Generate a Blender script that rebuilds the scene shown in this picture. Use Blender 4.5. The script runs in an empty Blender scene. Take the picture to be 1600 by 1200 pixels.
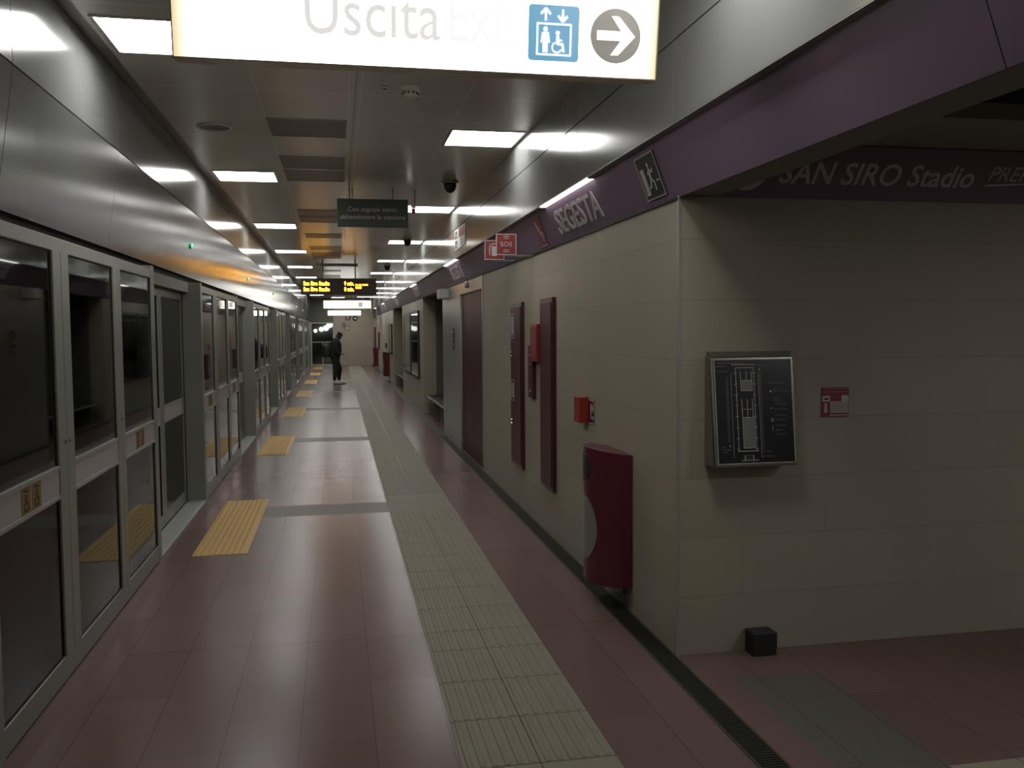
import bpy, bmesh, math, random
from mathutils import Vector, Matrix
random.seed(7)
PI = math.pi
S = bpy.context.scene
COL = S.collection

# ---------------------------------------------------------------- camera
cam_d = bpy.data.cameras.new('camera')
cam_d.sensor_width = 36.0
cam_d.lens = 1400 / 1600 * 36.0
cam_d.clip_start = 0.05
cam = bpy.data.objects.new('camera', cam_d)
COL.objects.link(cam)
Rt = Vector((0.98168421, -0.19039736, -0.00670515))
Dn = Vector((-0.01808592, -0.05809919, -0.99814697))
Fw = Vector((0.18965498, 0.97998639, -0.06047857))
M = Matrix.Identity(4)
for i in range(3):
    M[i][0] = Rt[i]; M[i][1] = -Dn[i]; M[i][2] = -Fw[i]; M[i][3] = (0, 0, 1.65)[i]
cam.matrix_world = M
S.camera = cam

# ---------------------------------------------------------------- world, exposure
w = bpy.data.worlds.new('world'); S.world = w; w.use_nodes = True
w.node_tree.nodes['Background'].inputs[0].default_value = (0.02, 0.02, 0.022, 1)
w.node_tree.nodes['Background'].inputs[1].default_value = 0.05
S.view_settings.view_transform = 'Standard'
S.view_settings.look = 'None'
S.view_settings.gamma = 1
S.view_settings.use_curve_mapping = False
S.view_settings.exposure = 0.0
S.cycles.use_denoising = True
S.cycles.use_adaptive_sampling = True
S.cycles.adaptive_threshold = 0.015
S.cycles.max_bounces = 8
S.cycles.glossy_bounces = 5
S.cycles.transparent_max_bounces = 12
S.cycles.sample_clamp_indirect = 6.0
LAMP = 17.0          # radiance of the square ceiling lamps
STRIP = 5.0
SIGN = 4.0

# ---------------------------------------------------------------- materials
class NT:
    def __init__(s, name):
        s.m = bpy.data.materials.new(name); s.m.use_nodes = True
        s.t = s.m.node_tree; s.b = s.t.nodes['Principled BSDF']; s.out = s.t.nodes['Material Output']
    def n(s, typ, **kw):
        nd = s.t.nodes.new(typ)
        for k, v in kw.items(): setattr(nd, k, v)
        return nd
    def l(s, a, b): s.t.links.new(a, b)
    def val(s, sock, v):
        if isinstance(v, (int, float)): sock.default_value = v
        elif isinstance(v, tuple): sock.default_value = v if len(v) == len(sock.default_value) else tuple(v) + (1,)
        else: s.l(v, sock)
    def math(s, op, a, b=0.0, c=0.0):
        nd = s.n('ShaderNodeMath', operation=op)
        s.val(nd.inputs[0], a); s.val(nd.inputs[1], b); s.val(nd.inputs[2], c)
        return nd.outputs[0]
    def mix(s, f, a, b):
        nd = s.n('ShaderNodeMix', data_type='RGBA')
        s.val(nd.inputs[0], f); s.val(nd.inputs[6], a); s.val(nd.inputs[7], b)
        return nd.outputs[2]
    def coord(s):
        g = s.n('ShaderNodeNewGeometry'); sp = s.n('ShaderNodeSeparateXYZ'); s.l(g.outputs['Position'], sp.inputs[0])
        return g.outputs['Position'], sp.outputs[0], sp.outputs[1], sp.outputs[2]
    def between(s, v, a, b):
        return s.math('MULTIPLY', s.math('GREATER_THAN', v, a), s.math('LESS_THAN', v, b))
    def joint(s, v, pitch, off, width):      # 1 on a thin joint line
        f = s.math('FRACT', s.math('DIVIDE', s.math('SUBTRACT', v, off - width / 2), pitch))
        return s.math('LESS_THAN', f, width / pitch)
    def noise(s, vec, scale, detail=3.0, rough=0.5):
        nd = s.n('ShaderNodeTexNoise'); s.l(vec, nd.inputs['Vector'])
        nd.inputs['Scale'].default_value = scale; nd.inputs['Detail'].default_value = detail
        nd.inputs['Roughness'].default_value = rough
        return nd.outputs['Fac']
    def rng(s, v, a, b, c, d):
        nd = s.n('ShaderNodeMapRange')
        s.val(nd.inputs[0], v)
        for i, x in enumerate((a, b, c, d)): nd.inputs[i + 1].default_value = x
        return nd.outputs[0]
    def set(s, **kw):
        for k, v in kw.items(): s.val(s.b.inputs[k], v)
    def bump(s, h, strength, dist=0.01):
        nd = s.n('ShaderNodeBump'); nd.inputs['Strength'].default_value = strength
        nd.inputs['Distance'].default_value = dist
        s.l(h, nd.inputs['Height']); s.l(nd.outputs[0], s.b.inputs['Normal'])

def plain(name, col, rough=0.5, metal=0.0, var=0.12, scale=9.0, bump=0.0, spec=0.5):
    k = NT(name); p, x, y, z = k.coord()
    f = k.noise(p, scale, 4)
    c = k.mix(f, tuple(v * (1 - var) for v in col), tuple(min(1, v * (1 + var)) for v in col))
    k.set(**{'Base Color': c, 'Metallic': metal, 'Specular IOR Level': spec})
    k.val(k.b.inputs['Roughness'], rough)
    if bump: k.bump(k.noise(p, scale * 14, 3), bump, 0.004)
    return k.m

def glow(name, col, strength):
    k = NT(name)
    k.set(**{'Base Color': (0.8, 0.8, 0.8), 'Roughness': 0.5, 'Emission Color': col, 'Emission Strength': strength})
    return k.m

def mat_floor():
    k = NT('polished_floor_tiles'); p, x, y, z = k.coord()
    # tile index for a slight tone change from tile to tile
    ix = k.math('FLOOR', k.math('DIVIDE', k.math('SUBTRACT', x, -0.18), 0.30))
    iy = k.math('FLOOR', k.math('DIVIDE', k.math('SUBTRACT', y, 4.79), 0.606))
    cb = k.n('ShaderNodeCombineXYZ'); k.l(ix, cb.inputs[0]); k.l(iy, cb.inputs[1])
    wn = k.n('ShaderNodeTexWhiteNoise'); wn.noise_dimensions = '3D'; k.l(cb.outputs[0], wn.inputs['Vector'])
    tone = wn.outputs['Value']
    pink = k.mix(tone, (0.146, 0.091, 0.083), (0.172, 0.110, 0.099))
    gran = k.noise(p, 45, 3)
    patch = k.noise(p, 1.7, 4)
    grey = (0.150, 0.134, 0.113)
    band = k.math('LESS_THAN', k.math('FRACT', k.math('DIVIDE', k.math('SUBTRACT', y, 8.14), 5.46)), 0.50 / 5.46)
    band = k.math('MULTIPLY', band, k.between(x, -0.68, 0.43))
    c = k.mix(band, pink, grey)
    # paler row running beyond the second band
    green = k.math('MULTIPLY', k.between(x, 1.81, 2.23), k.math('LESS_THAN', y, 3.86))
    c = k.mix(green, c, (0.115, 0.118, 0.088))
    beige = k.math('MULTIPLY', k.math('GREATER_THAN', x, 2.23), k.between(y, 2.2, 2.91))
    c = k.mix(beige, c, (0.34, 0.31, 0.24))
    c = k.mix(k.rng(patch, 0.35, 0.7, 0.0, 0.28), c, (0.125, 0.098, 0.080))
    c = k.mix(k.rng(gran, 0.35, 0.7, 0.0, 0.18), c, (0.21, 0.155, 0.14))
    jx = k.joint(x, 0.30, -0.18, 0.0045)
    jy = k.joint(y, 0.606, 4.79, 0.0035)
    jy = k.math('MULTIPLY', jy, k.math('SUBTRACT', 1.0, band))
    j = k.math('MAXIMUM', jx, k.math('MULTIPLY', jy, 0.55))
    big = k.joint(y, 5.46, 4.79, 0.008)
    j = k.math('MAXIMUM', j, big)
    c = k.mix(k.math('MULTIPLY', j, 0.75), c, (0.07, 0.05, 0.05))
    k.set(**{'Base Color': c, 'Specular IOR Level': 0.11})
    k.val(k.b.inputs['Roughness'], k.rng(band, 0.0, 1.0, 0.235, 0.42))
    wav = k.math('MULTIPLY', k.noise(p, 2.2, 2), 1.0)
    h = k.math('SUBTRACT', wav, k.math('MULTIPLY', j, 0.6))
    k.bump(h, 0.12, 0.006)
    return k.m

def mat_stone(name, axis):       # large stone slabs; axis 'y' or 'x' runs along the wall
    k = NT(name); p, x, y, z = k.coord()
    a = y if axis == 'y' else x
    row = k.math('FLOOR', k.math('DIVIDE', z, 0.2985))
    sh = k.math('MULTIPLY', k.math('FRACT', k.math('MULTIPLY', row, 0.618)), 1.2)
    aa = k.math('ADD', a, sh)
    jz = k.joint(z, 0.2985, 0.2985, 0.004)
    ja = k.joint(aa, 1.2, 0.35, 0.003)
    col_i = k.math('FLOOR', k.math('DIVIDE', aa, 1.2))
    cb = k.n('ShaderNodeCombineXYZ'); k.l(col_i, cb.inputs[0]); k.l(row, cb.inputs[1])
    wn = k.n('ShaderNodeTexWhiteNoise'); k.l(cb.outputs[0], wn.inputs['Vector'])
    c = k.mix(wn.outputs['Value'], (0.335, 0.300, 0.232), (0.365, 0.325, 0.255))
    c = k.mix(k.rng(k.noise(p, 2.0, 5), 0.3, 0.7, 0, 0.35), c, (0.29, 0.262, 0.20))
    c = k.mix(k.rng(k.noise(p, 60, 3), 0.45, 0.75, 0, 0.22), c, (0.42, 0.38, 0.31))
    j = k.math('MAXIMUM', jz, k.math('MULTIPLY', ja, 0.6))
    c = k.mix(k.math('MULTIPLY', j, 0.38), c, (0.12, 0.105, 0.08))
    k.set(**{'Base Color': c, 'Roughness': 0.5, 'Specular IOR Level': 0.35})
    k.bump(k.math('SUBTRACT', k.noise(p, 40, 4), j), 0.12, 0.004)
    return k.m

def mat_cladding(name, col=(0.50, 0.51, 0.50), rough=0.27, aniso=0.75):
    k = NT(name); p, x, y, z = k.coord()
    f = k.noise(p, 2.5, 3)
    c = k.mix(f, tuple(v * 0.9 for v in col), tuple(v * 1.06 for v in col))
    k.set(**{'Base Color': c, 'Metallic': 0.5, 'Anisotropic': aniso, 'Anisotropic Rotation': 0.0})
    k.set(Roughness=rough)
    tg = k.n('ShaderNodeTangent', direction_type='UV_MAP'); tg.uv_map = 'UVMap'
    k.l(tg.outputs[0], k.b.inputs['Tangent'])
    return k.m

def mat_ceiling():
    k = NT('ceiling_metal_panels'); p, x, y, z = k.coord()
    jy = k.joint(y, 0.72, 6.77, 0.012)
    jy2 = k.joint(y, 0.72, 6.83 - 0.12 + 0.0, 0.008)
    jx = k.math('MAXIMUM', k.joint(x, 50, 0.10, 0.006), k.joint(x, 50, 0.175, 0.006))
    jx = k.math('MAXIMUM', jx, k.joint(x, 50, 0.87, 0.006))
    jx = k.math('MAXIMUM', jx, k.joint(x, 50, -0.49, 0.006))
    j = k.math('MAXIMUM', jx, k.math('MULTIPLY', jy, 0.7))
    dark = k.joint(x, 50, 0.14, 0.012)
    c = k.mix(k.noise(p, 3, 3), (0.52, 0.51, 0.45), (0.56, 0.55, 0.49))
    c = k.mix(k.math('MULTIPLY', j, 0.7), c, (0.85, 0.83, 0.76))
    c = k.mix(k.math('MULTIPLY', dark, 0.5), c, (0.12, 0.12, 0.11))
    k.set(**{'Base Color': c, 'Metallic': 0.35, 'Roughness': 0.27})
    k.bump(k.math('ADD', j, k.math('MULTIPLY', k.noise(p, 1.5, 2), 0.5)), 0.15, 0.004)
    return k.m

def mat_perforated(name, col, col2, pitch):
    k = NT(name); p, x, y, z = k.coord()
    fx = k.math('SUBTRACT', k.math('FRACT', k.math('DIVIDE', x, pitch)), 0.5)
    fy = k.math('SUBTRACT', k.math('FRACT', k.math('DIVIDE', y, pitch)), 0.5)
    d = k.math('ADD', k.math('MULTIPLY', fx, fx), k.math('MULTIPLY', fy, fy))
    h = k.math('LESS_THAN', d, 0.07)
    k.set(**{'Base Color': k.mix(h, col, col2), 'Metallic': 0.3, 'Roughness': 0.4})
    return k.m

def mat_glass(name, tint, refl=1.5, rough=0.03):
    k = NT(name)
    tr = k.n('ShaderNodeBsdfTransparent'); tr.inputs[0].default_value = tint + (1,)
    gl = k.n('ShaderNodeBsdfGlossy'); gl.inputs['Color'].default_value = (0.9, 0.93, 0.9, 1); gl.inputs['Roughness'].default_value = rough
    fr = k.n('ShaderNodeFresnel'); fr.inputs[0].default_value = refl
    p, x, y, z = k.coord()
    ms = k.n('ShaderNodeMixShader')
    k.l(fr.outputs[0], ms.inputs[0]); k.l(tr.outputs[0], ms.inputs[1]); k.l(gl.outputs[0], ms.inputs[2])
    k.l(ms.outputs[0], k.out.inputs[0])
    return k.m

def mat_sign_face():      # back-lit sheet, tubes inside: weaker towards its own ends and edges
    k = NT('lit_sign_face'); tc = k.n('ShaderNodeTexCoord'); sp = k.n('ShaderNodeSeparateXYZ')
    k.l(tc.outputs['Generated'], sp.inputs[0])
    ex = k.math('MINIMUM', sp.outputs[0], k.math('SUBTRACT', 1.0, sp.outputs[0]))
    f = k.rng(ex, 0.0, 0.06, 0.0, 1.0)
    col = k.mix(f, (1.0, 0.80, 0.50), (1.0, 0.97, 0.88))
    st = k.rng(ex, 0.0, 0.10, 0.75, SIGN)
    k.set(**{'Base Color': (0.8, 0.8, 0.75), 'Roughness': 0.4, 'Emission Color': col})
    k.l(st, k.b.inputs['Emission Strength'])
    return k.m

MT = {}
MT['floor'] = mat_floor()
MT['stone_y'] = mat_stone('stone_slabs_corridor', 'y')
MT['stone_x'] = mat_stone('stone_slabs_passage', 'x')
MT['clad'] = mat_cladding('brushed_steel_cladding', (0.36, 0.37, 0.365), 0.16, 0.3)
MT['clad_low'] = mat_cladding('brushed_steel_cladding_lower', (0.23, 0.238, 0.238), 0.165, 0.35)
MT['steel'] = mat_cladding('brushed_steel_lift', (0.42, 0.41, 0.38), 0.35, 0.5)
MT['ceiling'] = mat_ceiling()
MT['vent'] = mat_perforated('perforated_vent', (0.15, 0.148, 0.125), (0.05, 0.05, 0.045), 0.012)
MT['dark'] = plain('dark_void', (0.018, 0.018, 0.018), 0.8)
MT['tunnel'] = plain('tunnel_concrete', (0.085, 0.085, 0.075), 0.85, bump=0.2, var=0.3, scale=1.2)
MT['frame'] = plain('grey_painted_aluminium', (0.265, 0.272, 0.238), 0.38, 0.35, 0.05)
MT['frame_edge'] = plain('pale_aluminium_edge', (0.42, 0.41, 0.38), 0.35, 0.5)
MT['band'] = plain('pale_grey_band', (0.36, 0.325, 0.315), 0.5, 0.1, 0.06)
MT['sill'] = plain('door_sill_metal', (0.42, 0.44, 0.41), 0.4, 0.4, 0.08)
MT['gap'] = plain('black_gasket_and_shade', (0.02, 0.02, 0.018), 0.7)  # real gaskets, and the painted shade of the gap above the screens
MT['glass'] = mat_glass('screen_glass', (0.42, 0.44, 0.40), 1.55)
MT['glass_clear'] = mat_glass('clear_glass', (0.55, 0.58, 0.55), 1.6)
MT['purple'] = plain('purple_fascia', (0.185, 0.130, 0.190), 0.48, 0.0, 0.05, 3, spec=0.3)
MT['purple_under'] = plain('fascia_underside', (0.20, 0.20, 0.17), 0.6)
MT['letter'] = plain('pale_lettering', (0.50, 0.46, 0.46), 0.5)
MT['letter_dim'] = plain('grey_lettering', (0.46, 0.42, 0.42), 0.5)
MT['white'] = plain('white_paint', (0.62, 0.61, 0.58), 0.5)
MT['cream'] = plain('cream_plastic', (0.62, 0.60, 0.50), 0.45)
MT['lamp'] = glow('ceiling_lamp_diffuser', (1.0, 0.985, 0.96), LAMP)
MT['striplamp'] = glow('strip_lamp_diffuser', (1.0, 0.93, 0.90), STRIP)
MT['sign'] = mat_sign_face()
MT['sign_box'] = plain('sign_housing', (0.75, 0.70, 0.52), 0.5)
MT['sign_txt'] = glow('sign_lettering', (0.90, 0.88, 0.84), 0.80)  # glare from the lit face is put into the pale letter colour
MT['sign_txt2'] = glow('sign_lettering_glare', (0.97, 0.95, 0.97), 0.93)  # paler still, the glare over Exit painted into its letters
MT['sign_icon'] = glow('sign_dark_disc', (0.30, 0.27, 0.20), 0.42)
MT['sign_blue'] = glow('sign_blue_square', (0.055, 0.30, 0.50), 0.95)
MT['sign_white'] = glow('sign_white_symbol', (1.0, 0.97, 0.9), 1.6)
MT['led'] = glow('amber_led', (1.0, 0.44, 0.02), 10.0)
MT['display'] = plain('display_black', (0.035, 0.024, 0.018), 0.35)
MT['green_led'] = glow('green_led', (0.03, 0.9, 0.35), 1.3)
MT['green_sign'] = plain('dark_green_sign', (0.045, 0.058, 0.042), 0.5)
MT['rescue'] = plain('dark_green_plaque', (0.028, 0.036, 0.028), 0.4)
MT['maroon'] = plain('maroon_enamel', (0.075, 0.022, 0.026), 0.42, 0.0, 0.05, spec=0.3)
MT['maroon_edge'] = plain('maroon_enamel_edge', (0.055, 0.014, 0.02), 0.3)
MT['red'] = plain('red_enamel', (0.30, 0.025, 0.022), 0.4)
MT['lift_red'] = plain('lift_door_enamel', (0.050, 0.014, 0.017), 0.45, 0.0, 0.04, spec=0.25)
MT['red_dull'] = plain('dull_red_plate', (0.21, 0.032, 0.028), 0.45)
MT['binred'] = plain('bin_maroon_enamel', (0.10, 0.016, 0.027), 0.35, 0.0, 0.05)
MT['bag'] = plain('grey_plastic_panel', (0.20, 0.20, 0.17), 0.35)
MT['black'] = plain('black_plastic', (0.02, 0.02, 0.021), 0.45)
MT['board'] = plain('black_board', (0.012, 0.013, 0.018), 0.28)
MT['boardline'] = plain('board_print', (0.52, 0.50, 0.46), 0.6)
MT['boardtext'] = plain('board_small_print', (0.20, 0.19, 0.18), 0.6)
MT['chrome'] = plain('satin_steel', (0.42, 0.40, 0.35), 0.25, 1.0, 0.05)
MT['tactile'] = plain('tactile_stone', (0.235, 0.215, 0.168), 0.55, 0.0, 0.10, 6, 0.1, spec=0.12)
MT['yellow'] = plain('yellow_tactile', (0.52, 0.325, 0.085), 0.5, 0.0, 0.10, 12, 0.2)
MT['sticker'] = plain('yellow_sticker', (0.20, 0.125, 0.035), 0.5)
MT['sticker_mark'] = plain('sticker_print', (0.02, 0.012, 0.006), 0.6)
MT['drain'] = plain('drain_iron', (0.040, 0.042, 0.034), 0.5, 0.5)
MT['drain_edge'] = plain('drain_edge', (0.10, 0.09, 0.06), 0.45, 0.5)
MT['niche'] = plain('niche_grey_green', (0.115, 0.115, 0.095), 0.5)
MT['green_room'] = plain('green_grey_paint', (0.16, 0.19, 0.17), 0.6)
MT['skin'] = plain('skin', (0.40, 0.24, 0.17), 0.5)
MT['coat'] = plain('dark_coat', (0.020, 0.021, 0.022), 0.85)
MT['trousers'] = plain('dark_trousers', (0.016, 0.019, 0.020), 0.85)
MT['hair'] = plain('dark_hair', (0.018, 0.013, 0.010), 0.6)
MT['shoe'] = plain('grey_shoe', (0.50, 0.49, 0.48), 0.6)
MT['side_ceiling'] = plain('side_ceiling_paint', (0.24, 0.24, 0.20), 0.6)
MT['poster'] = plain('poster_grey', (0.20, 0.21, 0.195), 0.3, 0.0)

# ---------------------------------------------------------------- mesh helpers
class MB:
    def __init__(s): s.v = []; s.f = []; s.smooth = False
    def add(s, vs, fs):
        o = len(s.v); s.v += [Vector(q) for q in vs]; s.f += [tuple(i + o for i in q) for q in fs]; return s
    def box(s, x0, x1, y0, y1, z0, z1):
        x0, x1 = sorted((x0, x1)); y0, y1 = sorted((y0, y1)); z0, z1 = sorted((z0, z1))
        return s.add([(x0,y0,z0),(x1,y0,z0),(x1,y1,z0),(x0,y1,z0),(x0,y0,z1),(x1,y0,z1),(x1,y1,z1),(x0,y1,z1)],
                     [(0,3,2,1),(4,5,6,7),(0,1,5,4),(1,2,6,5),(2,3,7,6),(3,0,4,7)])
    def hexa(s, p):            # 8 points: bottom ring of four, top ring of four
        return s.add(p, [(0,3,2,1),(4,5,6,7),(0,1,5,4),(1,2,6,5),(2,3,7,6),(3,0,4,7)])
    def prism(s, poly, a, b, fn):   # polygon (p,q) extruded from a to b; fn(p,q,t)->xyz
        n = len(poly)
        vs = [fn(p, q, a) for p, q in poly] + [fn(p, q, b) for p, q in poly]
        return s.add(vs, [tuple(range(n))[::-1], tuple(range(n, 2*n))] + [(i, (i+1) % n, (i+1) % n + n, i + n) for i in range(n)])
    def lathe(s, c, prof, n=24, axis='z'):
        vs = []; fs = []
        for (r, h) in prof:
            for i in range(n):
                a = 2 * PI * i / n; q = (r * math.cos(a), r * math.sin(a), h)
                if axis == 'y': q = (q[0], q[2], q[1])
                if axis == 'x': q = (q[2], q[0], q[1])
                vs.append((c[0] + q[0], c[1] + q[1], c[2] + q[2]))
        m = len(prof)
        for j in range(m - 1):
            for i in range(n): fs.append((j*n+i, j*n+(i+1) % n, (j+1)*n+(i+1) % n, (j+1)*n+i))
        fs.append(tuple(range(n))[::-1]); fs.append(tuple((m-1)*n + i for i in range(n)))
        return s.add(vs, fs)
    def tube(s, a, b, r, n=10):
        a = Vector(a); b = Vector(b); d = (b - a).normalized()
        u = d.orthogonal().normalized(); v = d.cross(u)
        vs = [a + (u*math.cos(2*PI*i/n) + v*math.sin(2*PI*i/n))*r for i in range(n)] + [b + (u*math.cos(2*PI*i/n) + v*math.sin(2*PI*i/n))*r for i in range(n)]
        return s.add(vs, [tuple(range(n))[::-1], tuple(range(n, 2*n))] + [(i, (i+1) % n, (i+1) % n + n, i + n) for i in range(n)])
    def build(s, name, mat, parent=None, org=(0,0,0), bevel=0.0, uv=False, smooth=False, seg=2):
        if parent is not None:
            r = parent; off = Vector((0,0,0))
            while r is not None: off += r.location; r = r.parent
            org = off
        O = Vector(org)
        me = bpy.data.meshes.new(name); me.from_pydata([tuple(q - O) for q in s.v], [], s.f)
        bm = bmesh.new(); bm.from_mesh(me); bmesh.ops.recalc_face_normals(bm, faces=bm.faces); bm.to_mesh(me); bm.free()
        me.materials.append(MT[mat] if isinstance(mat, str) else mat)
        if uv:
            L = me.uv_layers.new(name='UVMap')
            for lp in me.loops:
                q = me.vertices[lp.vertex_index].co + O
                L.data[lp.index].uv = (q.y + q.x * 0.001, q.z + q.x * 0.5)
        if smooth or s.smooth:
            for q in me.polygons: q.use_smooth = True
        o = bpy.data.objects.new(name, me); COL.objects.link(o)
        if parent is not None: o.parent = parent
        else: o.location = O
        if bevel:
            b = o.modifiers.new('bevel', 'BEVEL'); b.width = bevel; b.segments = seg; b.limit_method = 'ANGLE'
        return o

class Fr:    # a flat frame: origin, right, up; n points out of the face
    def __init__(s, o, u, v): s.o = Vector(o); s.u = Vector(u).normalized(); s.v = Vector(v).normalized(); s.n = s.u.cross(s.v)
    def p(s, a, b, c=0.0): return s.o + s.u*a + s.v*b + s.n*c
    def box(s, mb, a0, a1, b0, b1, c0, c1):
        return mb.hexa([s.p(a0,b0,c0), s.p(a1,b0,c0), s.p(a1,b1,c0), s.p(a0,b1,c0), s.p(a0,b0,c1), s.p(a1,b0,c1), s.p(a1,b1,c1), s.p(a0,b1,c1)])
    def poly(s, mb, pts, c0, c1): return mb.prism(pts, c0, c1, lambda p, q, t: s.p(p, q, t))
    def line(s, mb, a, b, wd, c0, c1):
        a = Vector(a); b = Vector(b); d = (b - a).normalized(); t = Vector((-d.y, d.x)) * wd / 2
        return s.poly(mb, [tuple(a - t), tuple(b - t), tuple(b + t), tuple(a + t)], c0, c1)
    def rect(s, mb, a0, a1, b0, b1, wd, c0, c1):
        for q in ((a0, a1, b0, b0 + wd), (a0, a1, b1 - wd, b1), (a0, a0 + wd, b0 + wd, b1 - wd), (a1 - wd, a1, b0 + wd, b1 - wd)): s.box(mb, *q, c0, c1)
    def disc(s, mb, a, b, r, c0, c1, n=28, e=1.0): return s.poly(mb, [(a + r*math.cos(2*PI*i/n), b + e*r*math.sin(2*PI*i/n)) for i in range(n)], c0, c1)
    def ring(s, mb, a, b, r0, r1, c0, c1, t0=0.0, t1=2*PI, n=28):
        for i in range(n):
            u0 = t0 + (t1 - t0) * i / n; u1 = t0 + (t1 - t0) * (i + 1) / n
            s.poly(mb, [(a + r0*math.cos(u0), b + r0*math.sin(u0)), (a + r1*math.cos(u0), b + r1*math.sin(u0)), (a + r1*math.cos(u1), b + r1*math.sin(u1)), (a + r0*math.cos(u1), b + r0*math.sin(u1))], c0, c1)
        return mb

def text_mb(fr, txt, a, b, height, c0, c1, width=None, shear=0.0, offset=0.0, align='LEFT', mb=None):
    cu = bpy.data.curves.new('lettering', 'FONT'); cu.body = txt; cu.size = 1.0; cu.shear = shear
    cu.extrude = 0.0; cu.offset = offset; cu.resolution_u = 3; cu.fill_mode = 'FRONT'
    o = bpy.data.objects.new('lettering_tmp', cu); COL.objects.link(o)
    dg = bpy.context.evaluated_depsgraph_get(); me = bpy.data.meshes.new_from_object(o.evaluated_get(dg))
    xs = [v.co.x for v in me.vertices]
    x0, x1 = min(xs), max(xs)
    cap = 0.70
    sy = height / cap; sx = sy if width is None else width / (x1 - x0)
    if align == 'CENTER': a -= (x1 - x0) * sx / 2
    mb = mb or MB()
    bm = bmesh.new(); bm.from_mesh(me)
    ex = bmesh.ops.extrude_face_region(bm, geom=list(bm.faces))
    for v in ex['geom']:
        if isinstance(v, bmesh.types.BMVert): v.co.z += 1.0
    bm.verts.index_update()
    vs = [fr.p(a + (v.co.x - x0) * sx, b + v.co.y * sy, c0 + (c1 - c0) * v.co.z) for v in bm.verts]
    mb.add(vs, [tuple(v.index for v in f.verts) for f in bm.faces])
    bm.free(); bpy.data.meshes.remove(me); bpy.data.objects.remove(o); bpy.data.curves.remove(cu)
    return mb

def tag(o, label, cat, group=None, kind=None):
    o['label'] = label; o['category'] = cat
    if group: o['group'] = group
    if kind: o['kind'] = kind
    return o
def thing(name, loc, label, cat, group=None):
    o = bpy.data.objects.new(name, None); o.empty_display_size = 0.1; COL.objects.link(o); o.location = loc
    return tag(o, label, cat, group)
def struct(o): o['kind'] = 'structure'; return o
def kids(o): return [c for c in bpy.data.objects if c.parent == o]
def dup(o, dloc, label, group=None):
    def rec(a, parent):
        c = a.copy(); COL.objects.link(c); c.parent = parent
        for ch in kids(a):
            rec(ch, c)
        return c
    src_kids = None
    c = rec(o, None); c.location = Vector(o.location) + Vector(dloc); c['label'] = label
    if group: c['group'] = group
    return c
ORD = ['first', 'second', 'third', 'fourth', 'fifth', 'sixth', 'seventh', 'eighth', 'ninth', 'tenth', 'eleventh']

# ---------------------------------------------------------------- dimensions
XL, XR = -1.29, 1.65            # platform screen face, stone wall face
XCL, XCR = -1.30, 1.50          # cladding faces
ZC = 3.20
Y0, Y1 = -8.0, 43.8
PER = 5.46

# ================================================================ SETTING
b = MB(); b.box(XL - 0.16, 7.0, Y0, Y1, -0.25, 0.0)
struct(b.build('floor', 'floor'))
b = MB(); b.box(XCL + 0.10, XCR, Y0, Y1, ZC, ZC + 0.05)
struct(b.build('ceiling', 'ceiling'))
b = MB(); b.box(XCL - 0.12, XCL + 0.10, Y0, Y1, ZC + 0.035, ZC + 0.09)
struct(b.build('trim_1', 'frame'))
# left upper cladding and the tilted lower cladding, with open joints
def clad_seams(y0, y1, pitch, first):
    ys = [y0]; t = first
    while t > y0: t -= pitch
    t += pitch
    while t < y1: ys.append(t); t += pitch
    ys.append(y1); return ys
b = MB(); ys = clad_seams(Y0, Y1, 1.836, 4.10)
for a, c in zip(ys, ys[1:]): b.box(XCL - 0.03, XCL, a + 0.003, c - 0.003, 2.764, ZC + 0.03)
struct(b.build('wall_left_upper', 'clad', uv=True))
b = MB()
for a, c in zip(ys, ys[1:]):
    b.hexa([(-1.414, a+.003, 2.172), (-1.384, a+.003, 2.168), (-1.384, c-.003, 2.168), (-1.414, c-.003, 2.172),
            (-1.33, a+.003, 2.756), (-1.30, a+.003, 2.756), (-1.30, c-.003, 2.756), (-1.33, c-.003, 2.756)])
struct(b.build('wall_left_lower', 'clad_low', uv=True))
b = MB(); b.box(-1.50, -1.42, Y0, Y1, 2.125, 3.2)  # black strip paints the shade in the gap under the lower cladding
struct(b.build('trim_gap_shade', 'gap'))
# right cladding
b = MB(); ys = clad_seams(Y0, Y1, 1.655, 3.885)
for a, c in zip(ys, ys[1:]):
    b.box(XCR, XCR + 0.03, a + 0.003, c - 0.003, 2.943, ZC + 0.03)
    b.box(XCR, XCR + 0.03, a + 0.003, c - 0.003, 2.575, 2.935)
struct(b.build('wall_right_upper', 'clad', uv=True))
b = MB(); b.box(XCR + 0.032, XCR + 0.12, Y0, Y1, 2.60, ZC)
struct(b.build('trim_3', 'gap'))
# stone wall of the corridor, with lift opening and two niches
b = MB()
for a, c in ((4.2, 10.25), (17.7, 23.5), (27.3, Y1)): b.box(XR, XR + 0.25, a, c, 0, 2.62)
for a, c in ((14.3, 17.7), (23.5, 27.3)): b.box(XR + 0.02, XR + 0.25, a, c, 2.32, 2.62)
b.box(XR + 0.02, XR + 0.25, 10.25, 14.3, 2.31, 2.62)
struct(b.build('wall_right', 'stone_y'))
b = MB(); b.box(XR + 0.25, 7.0, 4.2, 4.45, 0, 2.62)
b.box(XR + 0.001, XR + 0.25, 4.2, 4.201, 0, 0.001)
b.box(XR + 0.004, XR + 0.26, 4.197, 4.2, 0, 2.3)
struct(b.build('wall_passage', 'stone_x'))
b = MB(); b.box(7.0, 7.2, Y0, 4.45, -0.1, 2.62); b.box(XR, 7.0, Y0 - 0.2, Y0, -0.1, 2.62)
struct(b.build('wall_side_room', 'stone_y'))
b = MB(); b.box(XL - 0.2, XR, Y0 - 0.2, Y0, -0.1, 3.3)
struct(b.build('wall_back', 'stone_x'))
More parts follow.
